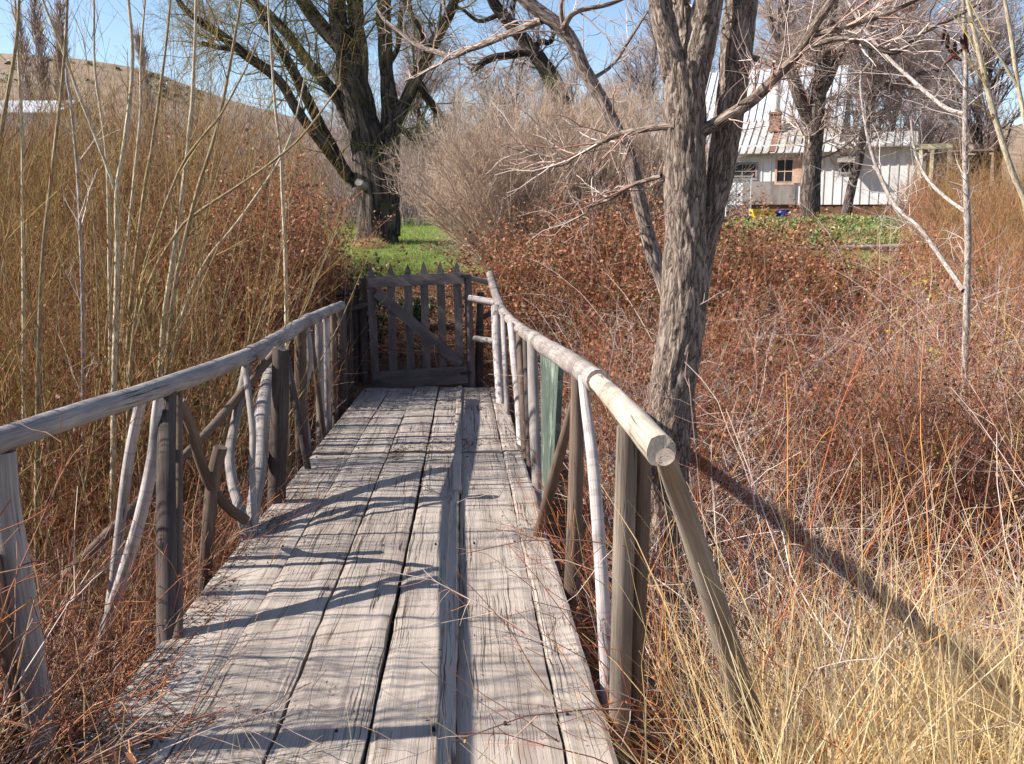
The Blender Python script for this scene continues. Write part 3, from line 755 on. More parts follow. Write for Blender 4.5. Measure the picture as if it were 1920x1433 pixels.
# right-hand furrowed tree
def cr_near(src):
    lim = paths(src[4:] or src); stm = paths(src[:4])
    a = spawn(*lim, 130, .15, 1, (.25, 1.1), (30, 75), .1, 7, .16, .55, .008, .0025)
    b = spawn(*a, 520, .15, 1, (.1, .4), (30, 70), .05, 5, .2, .7, .004, .0016)
    c = spawn(*stm, 26, .3, 1, (.2, .7), (50, 90), .1, 6, .2, .1, .006, .003)
    d = spawn(*c, 90, .2, 1, (.06, .25), (30, 70), .05, 5, .2, .7, .004, .0016)
    return [a, b, c, d]
near_tree = tree('furrowed_bark_tree', 'deeply furrowed multi-stemmed tree rising from the brambles beside the right railing', P(1245, 1000, 7.),
    [[(1232, 1030, 50), (1246, 880, 45), (1253, 790, 41), (1264, 700, 40), (1277, 610, 41), (1284, 520, 40), (1284, 420, 36), (1284, 300, 35.5), (1283, 190, 36), (1279, 120, 30)],
     [(1288, 610, 27, 7.05), (1304, 520, 27, 7.12), (1318, 455, 25, 7.16), (1337, 380, 25, 7.2), (1354, 300, 26, 7.2), (1366, 220, 26, 7.2), (1377, 120, 27, 7.2), (1388, 20, 29, 7.2), (1398, -90, 26, 7.2)],
     [(1274, 170, 24), (1255, 90, 22), (1240, 20, 19), (1222, -90, 16)],
     [(1292, 180, 27), (1311, 90, 27), (1326, 10, 25), (1341, -90, 22)],
     [(1282, 130, 16, 7.18), (1280, 50, 16, 7.26), (1276, -90, 14, 7.3)]],
    [[(1318, 246, 12, 6.95), (1366, 218, 11.5, 6.88), (1411, 188, 11, 6.82), (1456, 143, 10, 6.75), (1501, 94, 9.5, 6.7), (1528, 49, 8, 6.65), (1570, -15, 7, 6.6)],
     [(1520, 66, 6, 6.68), (1570, 54, 5.5, 6.6), (1614, 41, 5, 6.6), (1671, 23, 4, 6.6), (1730, -6, 3, 6.6)],
     [(1508, 92, 5, 6.7), (1577, 72, 5, 6.55), (1633, 87, 4.5, 6.5), (1682, 98, 4.2, 6.45), (1727, 64, 3.5, 6.4), (1788, 34, 3, 6.4), (1830, 10, 2.5, 6.4)],
     [(1268, 236, 7, 6.9), (1238, 238, 6.5, 7.0), (1200, 244, 6, 7.1), (1163, 251, 5.5, 7.3), (1109, 275, 5, 7.5), (1079, 291, 4.2, 7.7), (1056, 298, 3.5, 7.8), (1005, 288, 2.6, 8.0), (952, 275, 1.8, 8.1)],
     [(1082, 290, 3.2, 7.68), (1056, 308, 2.6, 7.8), (1015, 316, 1.8, 7.9)],
     [(1240, 330, 4.5, 7.0), (1180, 350, 4, 7.2), (1146, 372, 3.4, 7.4), (1109, 386, 2.8, 7.6), (1092, 404, 2.2, 7.7), (1030, 428, 1.6, 7.9)],
     [(1402, 106, 6, 7.05), (1440, 118, 5, 6.9), (1462, 132, 5, 6.8)]],
    7., 'bark_near', cr_near, sides=72, seg=.012, amp=.034, fr=(22, 4.6), cm='tw_grey', lamp=.006)
# hanging dead leaves on the right branch
m = MB(); pp = np.array([P(px, py, 6.42) for px, py in [(1776, 78), (1790, 92), (1800, 84), (1782, 108), (1806, 70), (1811, 100), (1770, 62)]])
pods, pr = grow(pp + np.array([0, 0, .05]), np.stack([rng.normal(0, .25, 7), rng.normal(0, .25, 7), -np.ones(7)], -1), rng.uniform(.1, .2, 7), .006, 5, .2, 0., .8)
m.tubes(pods, pr * np.array([.4, 2.2, 2.6, 1.8, .5])[None], 5); m.build('dead_leaf', M['pods'], near_tree)

def cr_lean(src):
    A = paths(src); B = paths(src[1:])
    a = spawn(*A, 26, .35, 1, (.3, 1.1), (35, 75), .15, 7, .16, .5, .008, .0025)
    b = spawn(*B, 40, .1, 1, (.15, .7), (30, 75), .05, 6, .18, .5, .006, .002)
    c = spawn(a[0], a[1], 160, .15, 1, (.08, .4), (30, 70), .05, 5, .2, .7, .004, .0016)
    d = spawn(b[0], b[1], 160, .15, 1, (.06, .25), (30, 70), .05, 5, .2, .7, .003, .0015)
    return [a, b, c, d]
tree('leaning_tree', 'slender tree leaning left behind the furrowed trunk with a long pale side branch', P(1285, 800, 8.2),
    [[(1290, 820, 17), (1275, 640, 16), (1249, 540, 15), (1223, 471, 14), (1200, 380, 13), (1180, 291, 12.5), (1159, 248, 12.5), (1129, 188, 12.5), (1096, 131, 12.5), (1072, 77, 12.5), (1049, 50, 13), (1019, 27, 12), (985, 0, 11), (940, -50, 10)]],
    [[(1016, 38, 7.5), (962, 60, 6.5, 8.4), (915, 80, 6.2, 8.7), (881, 92, 6, 8.9), (845, 107, 5.5, 9.1), (825, 100, 5, 9.2), (781, 85, 4.2, 9.4), (754, 64, 3.6, 9.5), (721, 37, 3, 9.6), (705, 14, 2, 9.7)],
     [(845, 107, 3.6, 9.1), (805, 130, 2.8, 9.3), (760, 152, 1.8, 9.5)],
     [(1056, 54, 6, 8.1), (1079, 23, 5, 8.0), (1146, 7, 4, 8.0), (1200, -20, 3, 8.)],
     [(1060, 60, 5, 8.15), (1052, 20, 4, 8.1), (1056, -30, 3, 8.1)],
     [(1108, 150, 4, 8.2), (1150, 120, 3, 8.2), (1190, 60, 2.4, 8.2), (1215, 20, 2, 8.2)]],
    8.2, 'bark_lean', cr_lean, sides=26, seg=.03, amp=.012, fr=(22, 5), cm='tw_grey', lamp=.004)

# the big willow beyond the gate
def cr_big(src):
    A = paths(src); U = paths(src[2:])
    a = spawn(*U, 230, .12, 1, (.9, 3.0), (30, 75), .12, 9, .16, .25, .03, .008, curl=.02)
    b = spawn(*a, 1500, .15, 1, (.4, 1.6), (25, 65), -.05, 7, .16, .5, .011, .004, curl=-.06)
    c = spawn(*b, 14000, .2, 1, (.25, 1.0), (20, 60), -.1, 6, .16, .6, .005, .0028, curl=-.1)
    e = spawn(*A, 200, .3, 1, (.2, .8), (40, 85), .1, 6, .2, .1, .012, .005)
    return [a, b, c, e]
big = tree('willow_tree', 'massive dark-trunked willow with mossy spreading limbs on the lawn beyond the gate', P(707, 458, 25.),
    [[(707, 474, 50), (707, 455, 41), (708, 425, 37.5), (707, 390, 37), (704, 350, 38), (694, 290, 34), (680, 230, 30), (668, 180, 28), (660, 150, 24)],
     [(726, 440, 22, 24.9), (730, 380, 20), (731, 320, 18), (731, 260, 18), (733, 215, 17), (726, 160, 13), (722, 100, 13), (720, 40, 13), (719, -40, 12), (722, -160, 9)],
     [(664, 190, 22), (648, 110, 17), (636, 50, 16.5), (631, 0, 15.5), (626, -80, 13), (630, -180, 9)],
     [(672, 190, 20), (674, 110, 15.5), (668, 50, 15), (666, 0, 14.5), (660, -80, 12), (668, -180, 8)]],
    [[(662, 160, 14), (648, 110, 13), (627, 77, 13), (593, 37, 13), (567, 0, 12), (520, -70, 9)],
     [(664, 240, 12), (637, 190, 10.5), (604, 147, 10), (580, 120, 9.5), (551, 80, 9), (509, 31, 8), (463, -5, 7), (400, -60, 5)],
     [(668, 345, 13), (645, 320, 12), (618, 268, 10.5), (583, 200, 10, 24.5), (551, 136, 9, 24.2), (520, 80, 8, 24), (490, 30, 7, 24), (462, -30, 5, 24)],
     [(655, 335, 10), (604, 270, 9, 24.), (560, 210, 9, 23.6), (530, 160, 8.5, 23.4), (499, 130, 8.5, 23.2), (467, 109, 8, 23), (442, 88, 8, 22.8), (413, 65, 7.5, 22.6), (384, 46, 6.5, 22.4), (350, 20, 5, 22.2), (320, -20, 3.5, 22)],
     [(440, 92, 5, 22.8), (413, 90, 4.5, 22.6), (377, 81, 3.5, 22.3)],
     [(735, 240, 13), (747, 218, 12), (774, 161, 11.5), (801, 110, 10.5), (821, 67, 10), (845, 20, 9), (862, -30, 7)],
     [(770, 168, 9), (785, 158, 8.5), (801, 184, 8), (824, 218, 6.5), (828, 245, 5)],
     [(738, 240, 7), (755, 244, 5.5), (774, 261, 4.5), (790, 270, 3)],
     [(722, 130, 6), (745, 90, 5), (752, 30, 4.5), (775, -30, 3.5)],
     [(800, 112, 5), (790, 60, 4.5), (770, 20, 4), (765, -40, 3)]],
    25., 'bark_big', cr_big, sides=48, seg=.06, amp=.1, fr=(4.5, .8), cm='tw_olive', lamp=.03)
m = MB(); p, r = trace([(690, 352, 9, 24.8), (678, 347, 8, 24.3), (673, 342, 7.5, 24.1)]); log(m, p, r, amp=.2)
tag(m.build('branch_stub', M['log'], big), 'pale sawn-off branch stub low on the trunk')

def cr_old(src):
    A = paths(src)
    a = spawn(*A, 60, .3, 1, (.7, 2.2), (35, 75), .15, 8, .16, .35, .04, .012)
    b = spawn(*a, 320, .15, 1, (.4, 1.3), (25, 60), 0, 7, .16, .6, .016, .006)
    c = spawn(*b, 1500, .2, 1, (.2, .8), (20, 55), 0, 5, .16, .6, .007, .004)
    return [a, b, c]
tree('old_tree', 'dark gnarled tree leaning left out of the grey bush with a drooping hooked limb', P(1078, 430, 30),
    [[(1078, 440, 20), (1072, 300, 18), (1056, 210, 17), (1040, 160, 16.5), (1016, 118, 14.5), (990, 84, 13), (955, 42, 11), (925, 2, 9.5), (895, -60, 7)]],
    [[(1008, 104, 9), (985, 98, 8), (960, 103, 7.5), (920, 110, 7), (897, 124, 6), (884, 134, 4)],
     [(1000, 92, 6), (1014, 78, 5.5), (1030, 80, 5), (1038, 64, 4), (1052, 40, 3)],
     [(960, 50, 6), (962, 10, 5), (980, -40, 4)], [(940, 25, 5), (900, 40, 4), (870, 20, 3), (850, 12, 2)]],
    30., 'bark_old', cr_old, sides=24, seg=.1, amp=.06, fr=(5, 1.2), cm='tw_far', lamp=.02)

def cr_house(n):
    def f(src):
        A = paths(src)
        a = spawn(*A, 110, .25, 1, (1.0, 3.6), (30, 80), .1, 8, .15, .35, .05, .014)
        b = spawn(*a, 900, .15, 1, (.6, 1.8), (25, 65), -.02, 7, .16, .6, .02, .008)
        c = spawn(*b, n, .2, 1, (.3, 1.1), (20, 60), -.05, 5, .18, .6, .009, .0045)
        return [a, b, c]
    return f
tree('grey_barked_tree', 'grey-barked forked tree standing in the green patch before the house', P(1517, 428, 36),
    [[(1514, 432, 23), (1518, 405, 19), (1520, 339, 18), (1526, 264, 16), (1533, 188, 14), (1541, 132, 13.5), (1546, 80, 12), (1560, 0, 11), (1575, -90, 8)]],
    [[(1524, 240, 13), (1512, 215, 12.5), (1498, 181, 12), (1483, 132, 11), (1471, 83, 10), (1469, 0, 9), (1480, -90, 6)],
     [(1536, 185, 8), (1558, 143, 7), (1573, 105, 6.5), (1600, 50, 5), (1640, -20, 3)],
     [(1475, 95, 6), (1450, 60, 5), (1440, 0, 4), (1425, -60, 3)],
     [(1546, 90, 6), (1580, 60, 5), (1620, 10, 4), (1650, -40, 3)]],
    36., 'bark_far', cr_house(8500), sides=26, seg=.1, amp=.05, fr=(7, 1.2), cm='tw_grey', lamp=.02)
tree('crooked_tree', 'thinner crooked tree leaning against the white wall right of the forked tree', P(1588, 400, 37.5),
    [[(1586, 404, 10), (1591, 380, 8.5), (1600, 338, 8), (1611, 300, 7.5), (1619, 252, 7.5), (1630, 205, 8), (1646, 160, 9), (1668, 115, 8), (1690, 60, 7), (1720, 0, 6), (1745, -60, 4)]],
    [[(1640, 178, 6), (1640, 130, 5), (1630, 80, 4), (1640, 20, 3)], [(1650, 155, 6), (1690, 165, 5), (1720, 140, 4), (1780, 130, 3)], [(1672, 108, 5), (1660, 60, 4), (1672, 0, 3)]],
    37.5, 'bark_far', cr_house(8000), sides=18, seg=.12, amp=.04, fr=(7, 1.2), cm='tw_grey', lamp=.02)

# pale sapling with white leaning branches, right
def cr_pale(src):
    A = paths(src)
    a = spawn(*A, 80, .12, 1, (.25, 1.2), (35, 75), .05, 7, .14, .5, .005, .002)
    b = spawn(*a, 420, .15, 1, (.1, .45), (30, 65), .05, 5, .18, .7, .0035, .0015)
    return [a, b]
tree('pale_sapling', 'straight pale-barked sapling with white side branches arching left in the right thicket', P(1812, 640, 9),
    [[(1806, 760, 6.97), (1811, 640, 6.56), (1813, 540, 6.15), (1815, 460, 6.15), (1813, 380, 5.90), (1810, 300, 5.33), (1810, 210, 4.76), (1811, 120, 4.10), (1806, 0, 3.44), (1800, -80, 2.87)]],
    [[(1806, 545, 4.92), (1770, 492, 4.59, 9.3), (1725, 430, 4.26, 9.6), (1680, 388, 4.10, 9.9), (1650, 330, 3.61, 10.1), (1630, 270, 2.95, 10.2), (1618, 205, 2.30, 10.3), (1612, 150, 1.48, 10.4)],
     [(1811, 398, 4.10), (1775, 372, 3.69, 9.3), (1738, 335, 3.28, 9.6), (1716, 285, 2.62, 9.8), (1708, 225, 1.80, 9.9)],
     [(1808, 214, 4.59), (1770, 200, 4.10, 9.3), (1710, 150, 3.69, 9.7), (1650, 92, 3.28, 10.0), (1605, 30, 2.87, 10.3), (1575, -30, 2.05, 10.5)]],
    9., 'bark_white', cr_pale, sides=14, seg=.05, amp=.004, fr=(30, 8), cm='tw_pale', lamp=.002)

def sapling(label, stems, Y, mat, cm, n1=18, n2=60, group='thin leafless saplings', name='sapling', Lm=(.2, .9), rs=.64):
    base = P(stems[0][0][0], stems[0][0][1], Y)
    gz = ground(base[0], base[1]); st = []
    for i_, q in enumerate(stems):
        q = [(w_[0], w_[1], w_[2] * rs) for w_ in q]
        if i_ == 0:
            b_ = P(q[0][0], q[0][1], Y); k_ = 0
            dx_ = (q[0][0] - q[1][0]) / max(q[0][1] - q[1][1], 1)
            while P(q[0][0], q[0][1], Y)[2] > float(ground(b_[0], Y)) - .05 and k_ < 60:
                dx_ *= .75; q = [(q[0][0] + dx_ * 40, q[0][1] + 40, q[0][2] * 1.03)] + ([] if k_ == 0 else []) + (q if k_ == 0 else [q[0]] + q[1:]); k_ += 1
        st.append(q)
    def cr(src):
        A = paths(src)
        a = spawn(*A, n1, .2, 1, Lm, (22, 50), .35, 6, .08, .5, .005, .002)
        b = spawn(*a, n2, .15, 1, (.08, .35), (25, 50), .25, 4, .1, .7, .003, .0015)
        return [a, b]
    b3, r3 = trace([st[0][0]], Y)
    t = tree(name, label, (b3[0][0], b3[0][1], min(b3[0][2], float(gz))), st, [], Y, mat, cr, sides=9, seg=.06, amp=.003, fr=(30, 8), cm=cm, cat='sapling', group=group)
    return t
G = 'yellow-green saplings at the right edge'
sapling('thick yellow-green sapling slanting up along the right edge', [[(1960, 560, 10), (1925, 390, 9), (1897, 320, 8.5), (1863, 211, 8), (1837, 105, 7), (1818, 19, 6), (1800, -70, 5)]], 6., 'bark_sap', 'tw_yel', group=G)
sapling('yellow-green sapling forking low at the top right corner', [[(1950, 420, 8), (1925, 240, 7), (1908, 158, 6.5), (1897, 75, 6), (1884, 0, 5), (1870, -70, 4)], [(1912, 170, 5), (1870, 100, 4), (1845, 70, 3.5), (1815, 30, 2.5)]], 5.6, 'bark_sap', 'tw_yel', group=G)
GL = 'slender saplings in the left thicket'
SAP = [
 ('tallest cream-barked sapling rising from the thicket behind the near left handrail', [[(214, 740, 8), (216, 640, 8), (220, 479, 7.5), (219, 362, 7), (231, 285, 6.5), (246, 167, 5.5), (248, 84, 5), (241, 0, 4), (238, -80, 3)], [(219, 364, 5.5), (196, 300, 5), (174, 244, 5), (145, 170, 4.5), (117, 94, 4), (80, 0, 3), (60, -60, 2)]], 6.2, 'bark_sap'),
 ('olive sapling curving up near the left edge', [[(74, 620, 6), (80, 479, 5.5), (100, 301, 5), (115, 167, 4.5), (124, 60, 4), (128, -60, 3)]], 5.6, 'bark_sap2'),
 ('pale sapling with a kinked lower stem left of the willow limbs', [[(312, 560, 6.5), (328, 460, 6.5), (346, 330, 6), (356, 230, 5), (361, 180, 5), (366, 60, 4), (368, -60, 3)]], 7., 'bark_sap'),
 ('dark olive sapling leaning right across the mossy limb', [[(335, 500, 6), (368, 365, 5.5), (392, 290, 5), (412, 218, 4.5), (432, 117, 4), (452, 0, 3), (462, -60, 2)]], 6.4, 'bark_sap2'),
 ('straight cream sapling in front of the willow limbs', [[(533, 430, 5.5), (529, 352, 5), (526, 285, 4.5), (516, 201, 4), (508, 90, 3.5), (500, -40, 2.5)]], 8., 'bark_sap'),
 ('dark sapling at the left edge of the frame', [[(-12, 420, 7), (-2, 290, 6.5), (8, 214, 6), (30, 84, 5), (36, 0, 4), (38, -60, 3)]], 5., 'bark_sap2'),
 ('faint grey sapling second from the left edge', [[(44, 520, 5), (42, 352, 4.5), (42, 250, 4), (35, 117, 3.5), (27, -20, 3)]], 6.6, 'bark_sap'),
 ('white-stemmed sapling between the two tallest on the left', [[(152, 470, 5), (146, 335, 4.5), (134, 201, 4.5), (124, 127, 4), (127, 0, 3), (130, -60, 2.5)]], 7., 'bark_white'),
 ('olive sapling leaning right in the middle of the left thicket', [[(246, 560, 5.5), (270, 360, 5), (286, 270, 4.5), (303, 150, 4), (314, 60, 3.5), (322, -40, 2.5)]], 7.2, 'bark_sap2'),
 ('long olive shoot slanting right towards the willow trunk', [[(330, 440, 4.5), (358, 408, 4.5), (452, 345, 4), (515, 300, 3.5), (570, 251, 3), (640, 157, 2)]], 6.8, 'bark_sap2'),
 ('thin tan sapling against the sky left of centre', [[(205, 520, 5), (200, 300, 4), (178, 130, 3.5), (176, 0, 3), (170, -50, 2)]], 8., 'bark_sap'),
 ('thin tan sapling with a bend beside the sky gap', [[(236, 480, 4.5), (262, 230, 4), (264, 110, 3.5), (272, 0, 2.5)]], 8.6, 'bark_sap'),
 ('second slanting shoot crossing below the mossy limb', [[(280, 470, 4), (335, 322, 4), (385, 250, 3.5), (415, 214, 3), (470, 110, 2), (500, 40, 1.5)]], 6.1, 'bark_sap2'),
 ('low slanting shoot near the left bramble mound', [[(400, 470, 4), (450, 410, 3.5), (530, 290, 3), (560, 200, 2.2), (575, 120, 1.6)]], 7.4, 'bark_sap'),
]
for lab, st, Y, bm in SAP:
    sapling(lab, st, Y, bm, 'tw_willow' if bm != 'bark_white' else 'tw_pale', group=GL)
# the many other thin wands: copies of three plain ones, nothing tells them apart
wands = []
for k in range(5):
    mb = MB(); b0 = np.zeros((1, 3)); k3 = k % 3; rw = .0095 if k < 3 else .0048; st = grow(b0, np.array([[.08 * (k3 - 1), .05, 1]]), 4.7 - .35 * k3, rw, 14, .035, 0., .25)
    t = thing('wand_sapling', 'thin straight olive sapling in the tall thicket left of the bridge', 'sapling', (0, 0, 0), 'thin wands in the left thicket')
    mb.tubes(*st, 6); mb.build('trunk', M['bark_sap2'], t)
    mb = MB(); a = spawn(*st, 20, .2, 1, (.4, 1.4), (18, 45), .3, 6, .07, .6, .006, .003 if k < 3 else .0024); mb.tubes(*a, 3); b = spawn(*a, 40, .2, 1, (.1, .35), (20, 45), .2, 4, .1, .7, .003, .0015); mb.tubes(*b, 3)
    mb.build('crown', M['tw_willow'], t); wands.append(t)
n = 0
while n < 112:
    x, y = rng.uniform(-7.5, -2.2), rng.uniform(.8, 12.5)
    if n < 70 and not (-.56 * y - 3. < x < -.56 * y - .1 and y < 7): continue
    if n >= 70 and not (-.56 * y < x < -.17 * y - .9 and y > 5.5): continue
    if n < 3: t = wands[n]
    elif n in (70, 71): t = wands[3 + n % 2]
    else:
        s = wands[n % 3] if n < 70 else wands[3 + n % 2]; t = s.copy(); C.objects.link(t)
        for ch in s.children:
            c2 = ch.copy(); C.objects.link(c2); c2.parent = t
    t.location = (x, y, float(ground(x, y)) - .05); t.rotation_euler = (rng.normal(0, .08), rng.normal(0, .08), rng.uniform(0, 6.28)); q = rng.uniform(.7, 1.12); t.scale = (q, q, q); n += 1

# fans of thin shoots from shared stools
def clump(label, px, py, Y, n, lean, Lr):
    b = P(px, py, Y); g_ = float(ground(b[0], Y)); t = thing('willow_clump', label, 'shrub', (b[0], Y, g_))
    b0 = np.array([b[0], Y, g_]) + rng.normal(0, .12, (n, 3)) * np.array([1, 1, 0])
    A = grow(b0, np.stack([lean + rng.normal(0, .3, n), rng.normal(0, .25, n), np.ones(n)], -1), rng.uniform(*Lr, n), .0085, 12, .035, .03, .25)
    m = MB(); m.tubes(*A, 5); m.build('stems', M['bark_sap2'], t)
    B = spawn(*A, n * 9, .15, 1, (.25, 1.1), (15, 45), .25, 6, .07, .55, .005, .0024); m = MB(); m.tubes(*B, 3); m.tubes(*spawn(*B, n * 26, .15, 1, (.08, .4), (20, 50), .15, 4, .1, .7, .003, .0018), 3); m.build('crown', M['tw_willow'], t)
clump('fan of olive shoots spreading right from the middle of the left thicket', 340, 480, 7.2, 20, .35, (2.2, 3.9))
clump('upright fan of thin olive shoots near the left edge of the frame', 90, 520, 6.6, 18, .05, (2.4, 4.0))
clump('fan of tan shoots behind the tallest cream-barked sapling', 215, 480, 8.4, 18, .12, (2.2, 4.2))
clump('low fan of shoots beside the bramble mound left of the willow', 360, 440, 9.2, 14, -.05, (1.4, 2.4))
# grey bush
bc_ = P(1000, 470, 19.)
bush = thing('grey_bush', 'large rounded leafless grey-brown bush between the willow and the furrowed tree', 'bush', (bc_[0], 19., float(ground(bc_[0], 19))))
n = 520
bx = bc_[0] + .6 + rng.uniform(-1.15, 1.25, n); by = 19 + rng.uniform(-.9, 1.0, n)
an = rng.normal(0, .5, n)
tl = np.stack([an * .9 + (bx - bc_[0] - .6) * .3, (by - 19) * .3 + rng.normal(0, .3, n), np.ones(n)], -1)
hh = 3.9 / np.sqrt(1 + an ** 2 * .3) * rng.uniform(.7, 1.0, n)
A = grow(np.stack([bx, by, ground(bx, by)], -1), tl, hh, .016, 10, .07, .03, .3)
mb = MB(); mb.tubes(*A, 4); mb.build('stems', M['tw_lilac'], bush)
B = spawn(*A, 8500, .12, 1, (.25, .75), (20, 50), .25, 7, .1, .6, .009, .005, shrink=.4)
Cc = spawn(*B, 76000, .1, 1, (.15, .6), (20, 55), .2, 5, .14, .7, .005, .0028, shrink=.4)
mb = MB(); mb.tubes(*B, 3); mb.tubes(*Cc, 3); mb.build('crown', M['tw_lilac'], bush)

# distant bare trees: three built, the rest copies
protos = []
for k in range(3):
    t = thing('bare_tree', 'leafless grey tree in the far wood behind the house and willow', 'tree', (0, 0, 0), 'bare trees of the far wood')
    tr = grow(np.zeros((1, 3)), np.array([[.1 * (k - 1), .05, 1]]), 9 + k, .2, 12, .06, 0, .15); mb = MB(); mb.tubes(*tr, 8)
    a = spawn(*tr, 30, .18, 1, (2.2, 4.5), (25, 60), .35, 9, .1, .5, .09, .025); mb.tubes(*a, 5); mb.build('trunk', M['bark_far'], t)
    b = spawn(*a, 260, .15, 1, (.8, 2.4), (25, 55), .2, 7, .12, .6, .035, .014)
    c = spawn(*b, 2600, .15, 1, (.4, 1.3), (22, 55), .1, 5, .15, .6, .016, .009)
    mb = MB(); mb.tubes(*b, 3); mb.tubes(*c, 3); mb.build('crown', M['tw_far'], t); protos.append(t)
spots = []
for k in range(46):
    px = -60 + k * 45 + rng.uniform(-25, 25)
    Y = rng.uniform(48, 85)
    if px < 620: Y = rng.uniform(70, 100)
    spots.append((px, Y, rng.uniform(.7, 1.1) * (.62 if px < 620 else .9 if px < 1250 else 1.25)))
for k, (px, Y, sc_) in enumerate(spots):
    if k < 3: t = protos[k]
    else:
        s = protos[k % 3]; t = s.copy(); C.objects.link(t)
        for ch in s.children:
            c2 = ch.copy(); C.objects.link(c2); c2.parent = t
    x = (px - CX) / FPX * Y
    t.location = (x, Y, float(ground(x, Y))); t.rotation_euler = (0, 0, rng.uniform(0, 6.28)); t.scale = (sc_,) * 3
# poplars on the skyline
def poplar(label, px, top, wpx, Y):
    b = P(px, 190, Y); b[2] = ground(b[0], Y); h = P(px, top, Y)[2] - b[2]; wd = wpx * mpp(px, 100, Y)
    t = thing('poplar', label, 'poplar tree', b, 'poplars below the hill')
    tr = grow(b[None], np.array([[0, 0, 1.]]), h, wd * .07, 12, .01, 0, .15); mb = MB(); mb.tubes(*tr, 6); mb.build('trunk', M['bark_far'], t)
    a = spawn(*tr, 220, .1, 1, (h * .14, h * .26), (12, 26), .5, 6, .05, .4, .12, .05); c = spawn(*a, 1400, .1, 1, (h * .05, h * .12), (12, 40), .4, 4, .08, .6, .07, .035)
    mb = MB(); mb.tubes(*a, 3); mb.tubes(*c, 3); mb.build('crown', M['tw_far'], t)
poplar('tall columnar poplar far off at the left, taller and broader than its neighbours', 82, 15, 34, 120)
poplar('columnar poplar right of the tallest one on the skyline', 118, 30, 26, 122)
poplar('columnar poplar left of the tallest one on the skyline', 52, 52, 22, 118)
poplar('small lone poplar on the slope of the hill', 278, 84, 18, 130)

# ------------------------------------------------------------------ house and yard
HY = 41.
hb = P(1530, 388, HY); house = thing('farmhouse', 'old white board-and-batten farmhouse with ribbed metal roofs behind the trees', 'house', (hb[0], HY, float(ground(hb[0], HY))))
ex, ey, ez = np.array([1., 0, 0]), np.array([0, 1., 0]), np.array([0, 0, 1.])
ROT = R_(-22)
def hx_(px): return hb[0] + (P(px, 330, HY)[0] - hb[0]) * 1.07
def hz_(py, Y=HY): return P(1500, py, Y)[2]
x0, x1 = hx_(1205), hx_(1688); zb, ze = hz_(384), hz_(283)
m = MB(); m.box((x0, HY, zb), ex * (x1 - x0), ey * 6, ez * (ze - zb + .3))
m.build('wall', M['white_wall'], house, smooth=False)
m = MB()
for k, xx in enumerate(np.arange(x0 + .1, x1, .36)): m.box((xx, HY - .028, zb), ex * .06, ey * .026, ez * (ze - zb - .02))
m.build('battens', M['white_wall'], house, smooth=False)
m = MB(); m.box((x0 + .03, HY + .05, zb - .7), ex * (x1 - x0 - .06), ey * 5.8, ez * .69); m.build('footing', M['foundation'], house, smooth=False)
m = MB(); m.box((hx_(1405), HY - .06, zb + .02), ex * (hx_(1497) - hx_(1405)), ey * .03, ez * (hz_(340) - zb)); m.build('shaded_lower_boards', M['shade_board'], house, smooth=False)  # shade on the lower white wall, put in as a darker board panel
def window(a, b, c, d, fm, bars=True):
    xa, xb, za, zc = hx_(a), hx_(b), hz_(d), hz_(c)
    f = MB(); w_ = .09
    f.box((xa - w_, HY - .07, za - w_), ex * (xb - xa + 2 * w_), ey * .068, ez * w_); f.box((xa - w_, HY - .07, zc), ex * (xb - xa + 2 * w_), ey * .068, ez * w_)
    f.box((xa - w_, HY - .07, za), ex * w_, ey * .068, ez * (zc - za)); f.box((xb, HY - .07, za), ex * w_, ey * .068, ez * (zc - za))
    if bars:
        f.box(((xa + xb) / 2 - .02, HY - .05, za), ex * .04, ey * .02, ez * (zc - za)); f.box((xa, HY - .052, (za + zc) / 2 - .02), ex * (xb - xa), ey * .018, ez * .04)
    o = f.build('window', M[fm], house, smooth=False)
    g = MB(); g.box((xa, HY - .03, za), ex * (xb - xa), ey * .028, ez * (zc - za)); g.build('pane', M['dark_glass'], o, smooth=False)
window(1380, 1426, 306, 332, 'shade_board'); window(1464, 1490, 299, 342, 'pinkish'); window(1572, 1598, 296, 324, 'shade_board')
m = MB(); m.box((hx_(1494), HY - .08, hz_(343)), ex * (hx_(1512) - hx_(1494)), ey * .03, ez * (hz_(290) - hz_(343))); m.build('bare_panel', M['pinkish'], house, smooth=False)
m = MB(); q = [np.array([hx_(1566), HY - .1, hz_(293)]), np.array([hx_(1602), HY - .1, hz_(293)]), np.array([hx_(1602), HY - .75, hz_(307)]), np.array([hx_(1566), HY - .75, hz_(307)])]
quadboard(m, q, .03); m.build('awning', M['shade_board'], house, smooth=False)
def roof(name, xa, xb, Y0, z0, Y1, z1, mat, label=None, rib=.31):
    m = MB(); a = np.array([xa, Y0, z0]); u = np.array([0, Y1 - Y0, z1 - z0]); n = nrm(np.cross(ex, u)); m.box(a, ex * (xb - xa), u, n * .05)
    for xx in np.arange(xa + .02, xb - .03, rib): m.box(np.array([xx, Y0 - .01, z0]) + n * .048, ex * .045, u * 1.001, n * .05)
    o = m.build(name, M[mat], house, smooth=False)
    if label: o['label'] = label
    return o
roof('roof', hx_(1200), hx_(1565), HY - .45, hz_(287, HY - .45), HY + 2.4, hz_(222, HY + 2.4), 'metal_old', 'stained lower metal roof over the front wall')
roof('roof', hx_(1560), hx_(1692), HY - .45, hz_(279, HY - .45), HY + 2.4, hz_(254, HY + 2.4), 'metal_old', 'low grey roof over the right wing')
Yu = HY + 2.2
xa, xb = hx_(1300), hx_(1566)
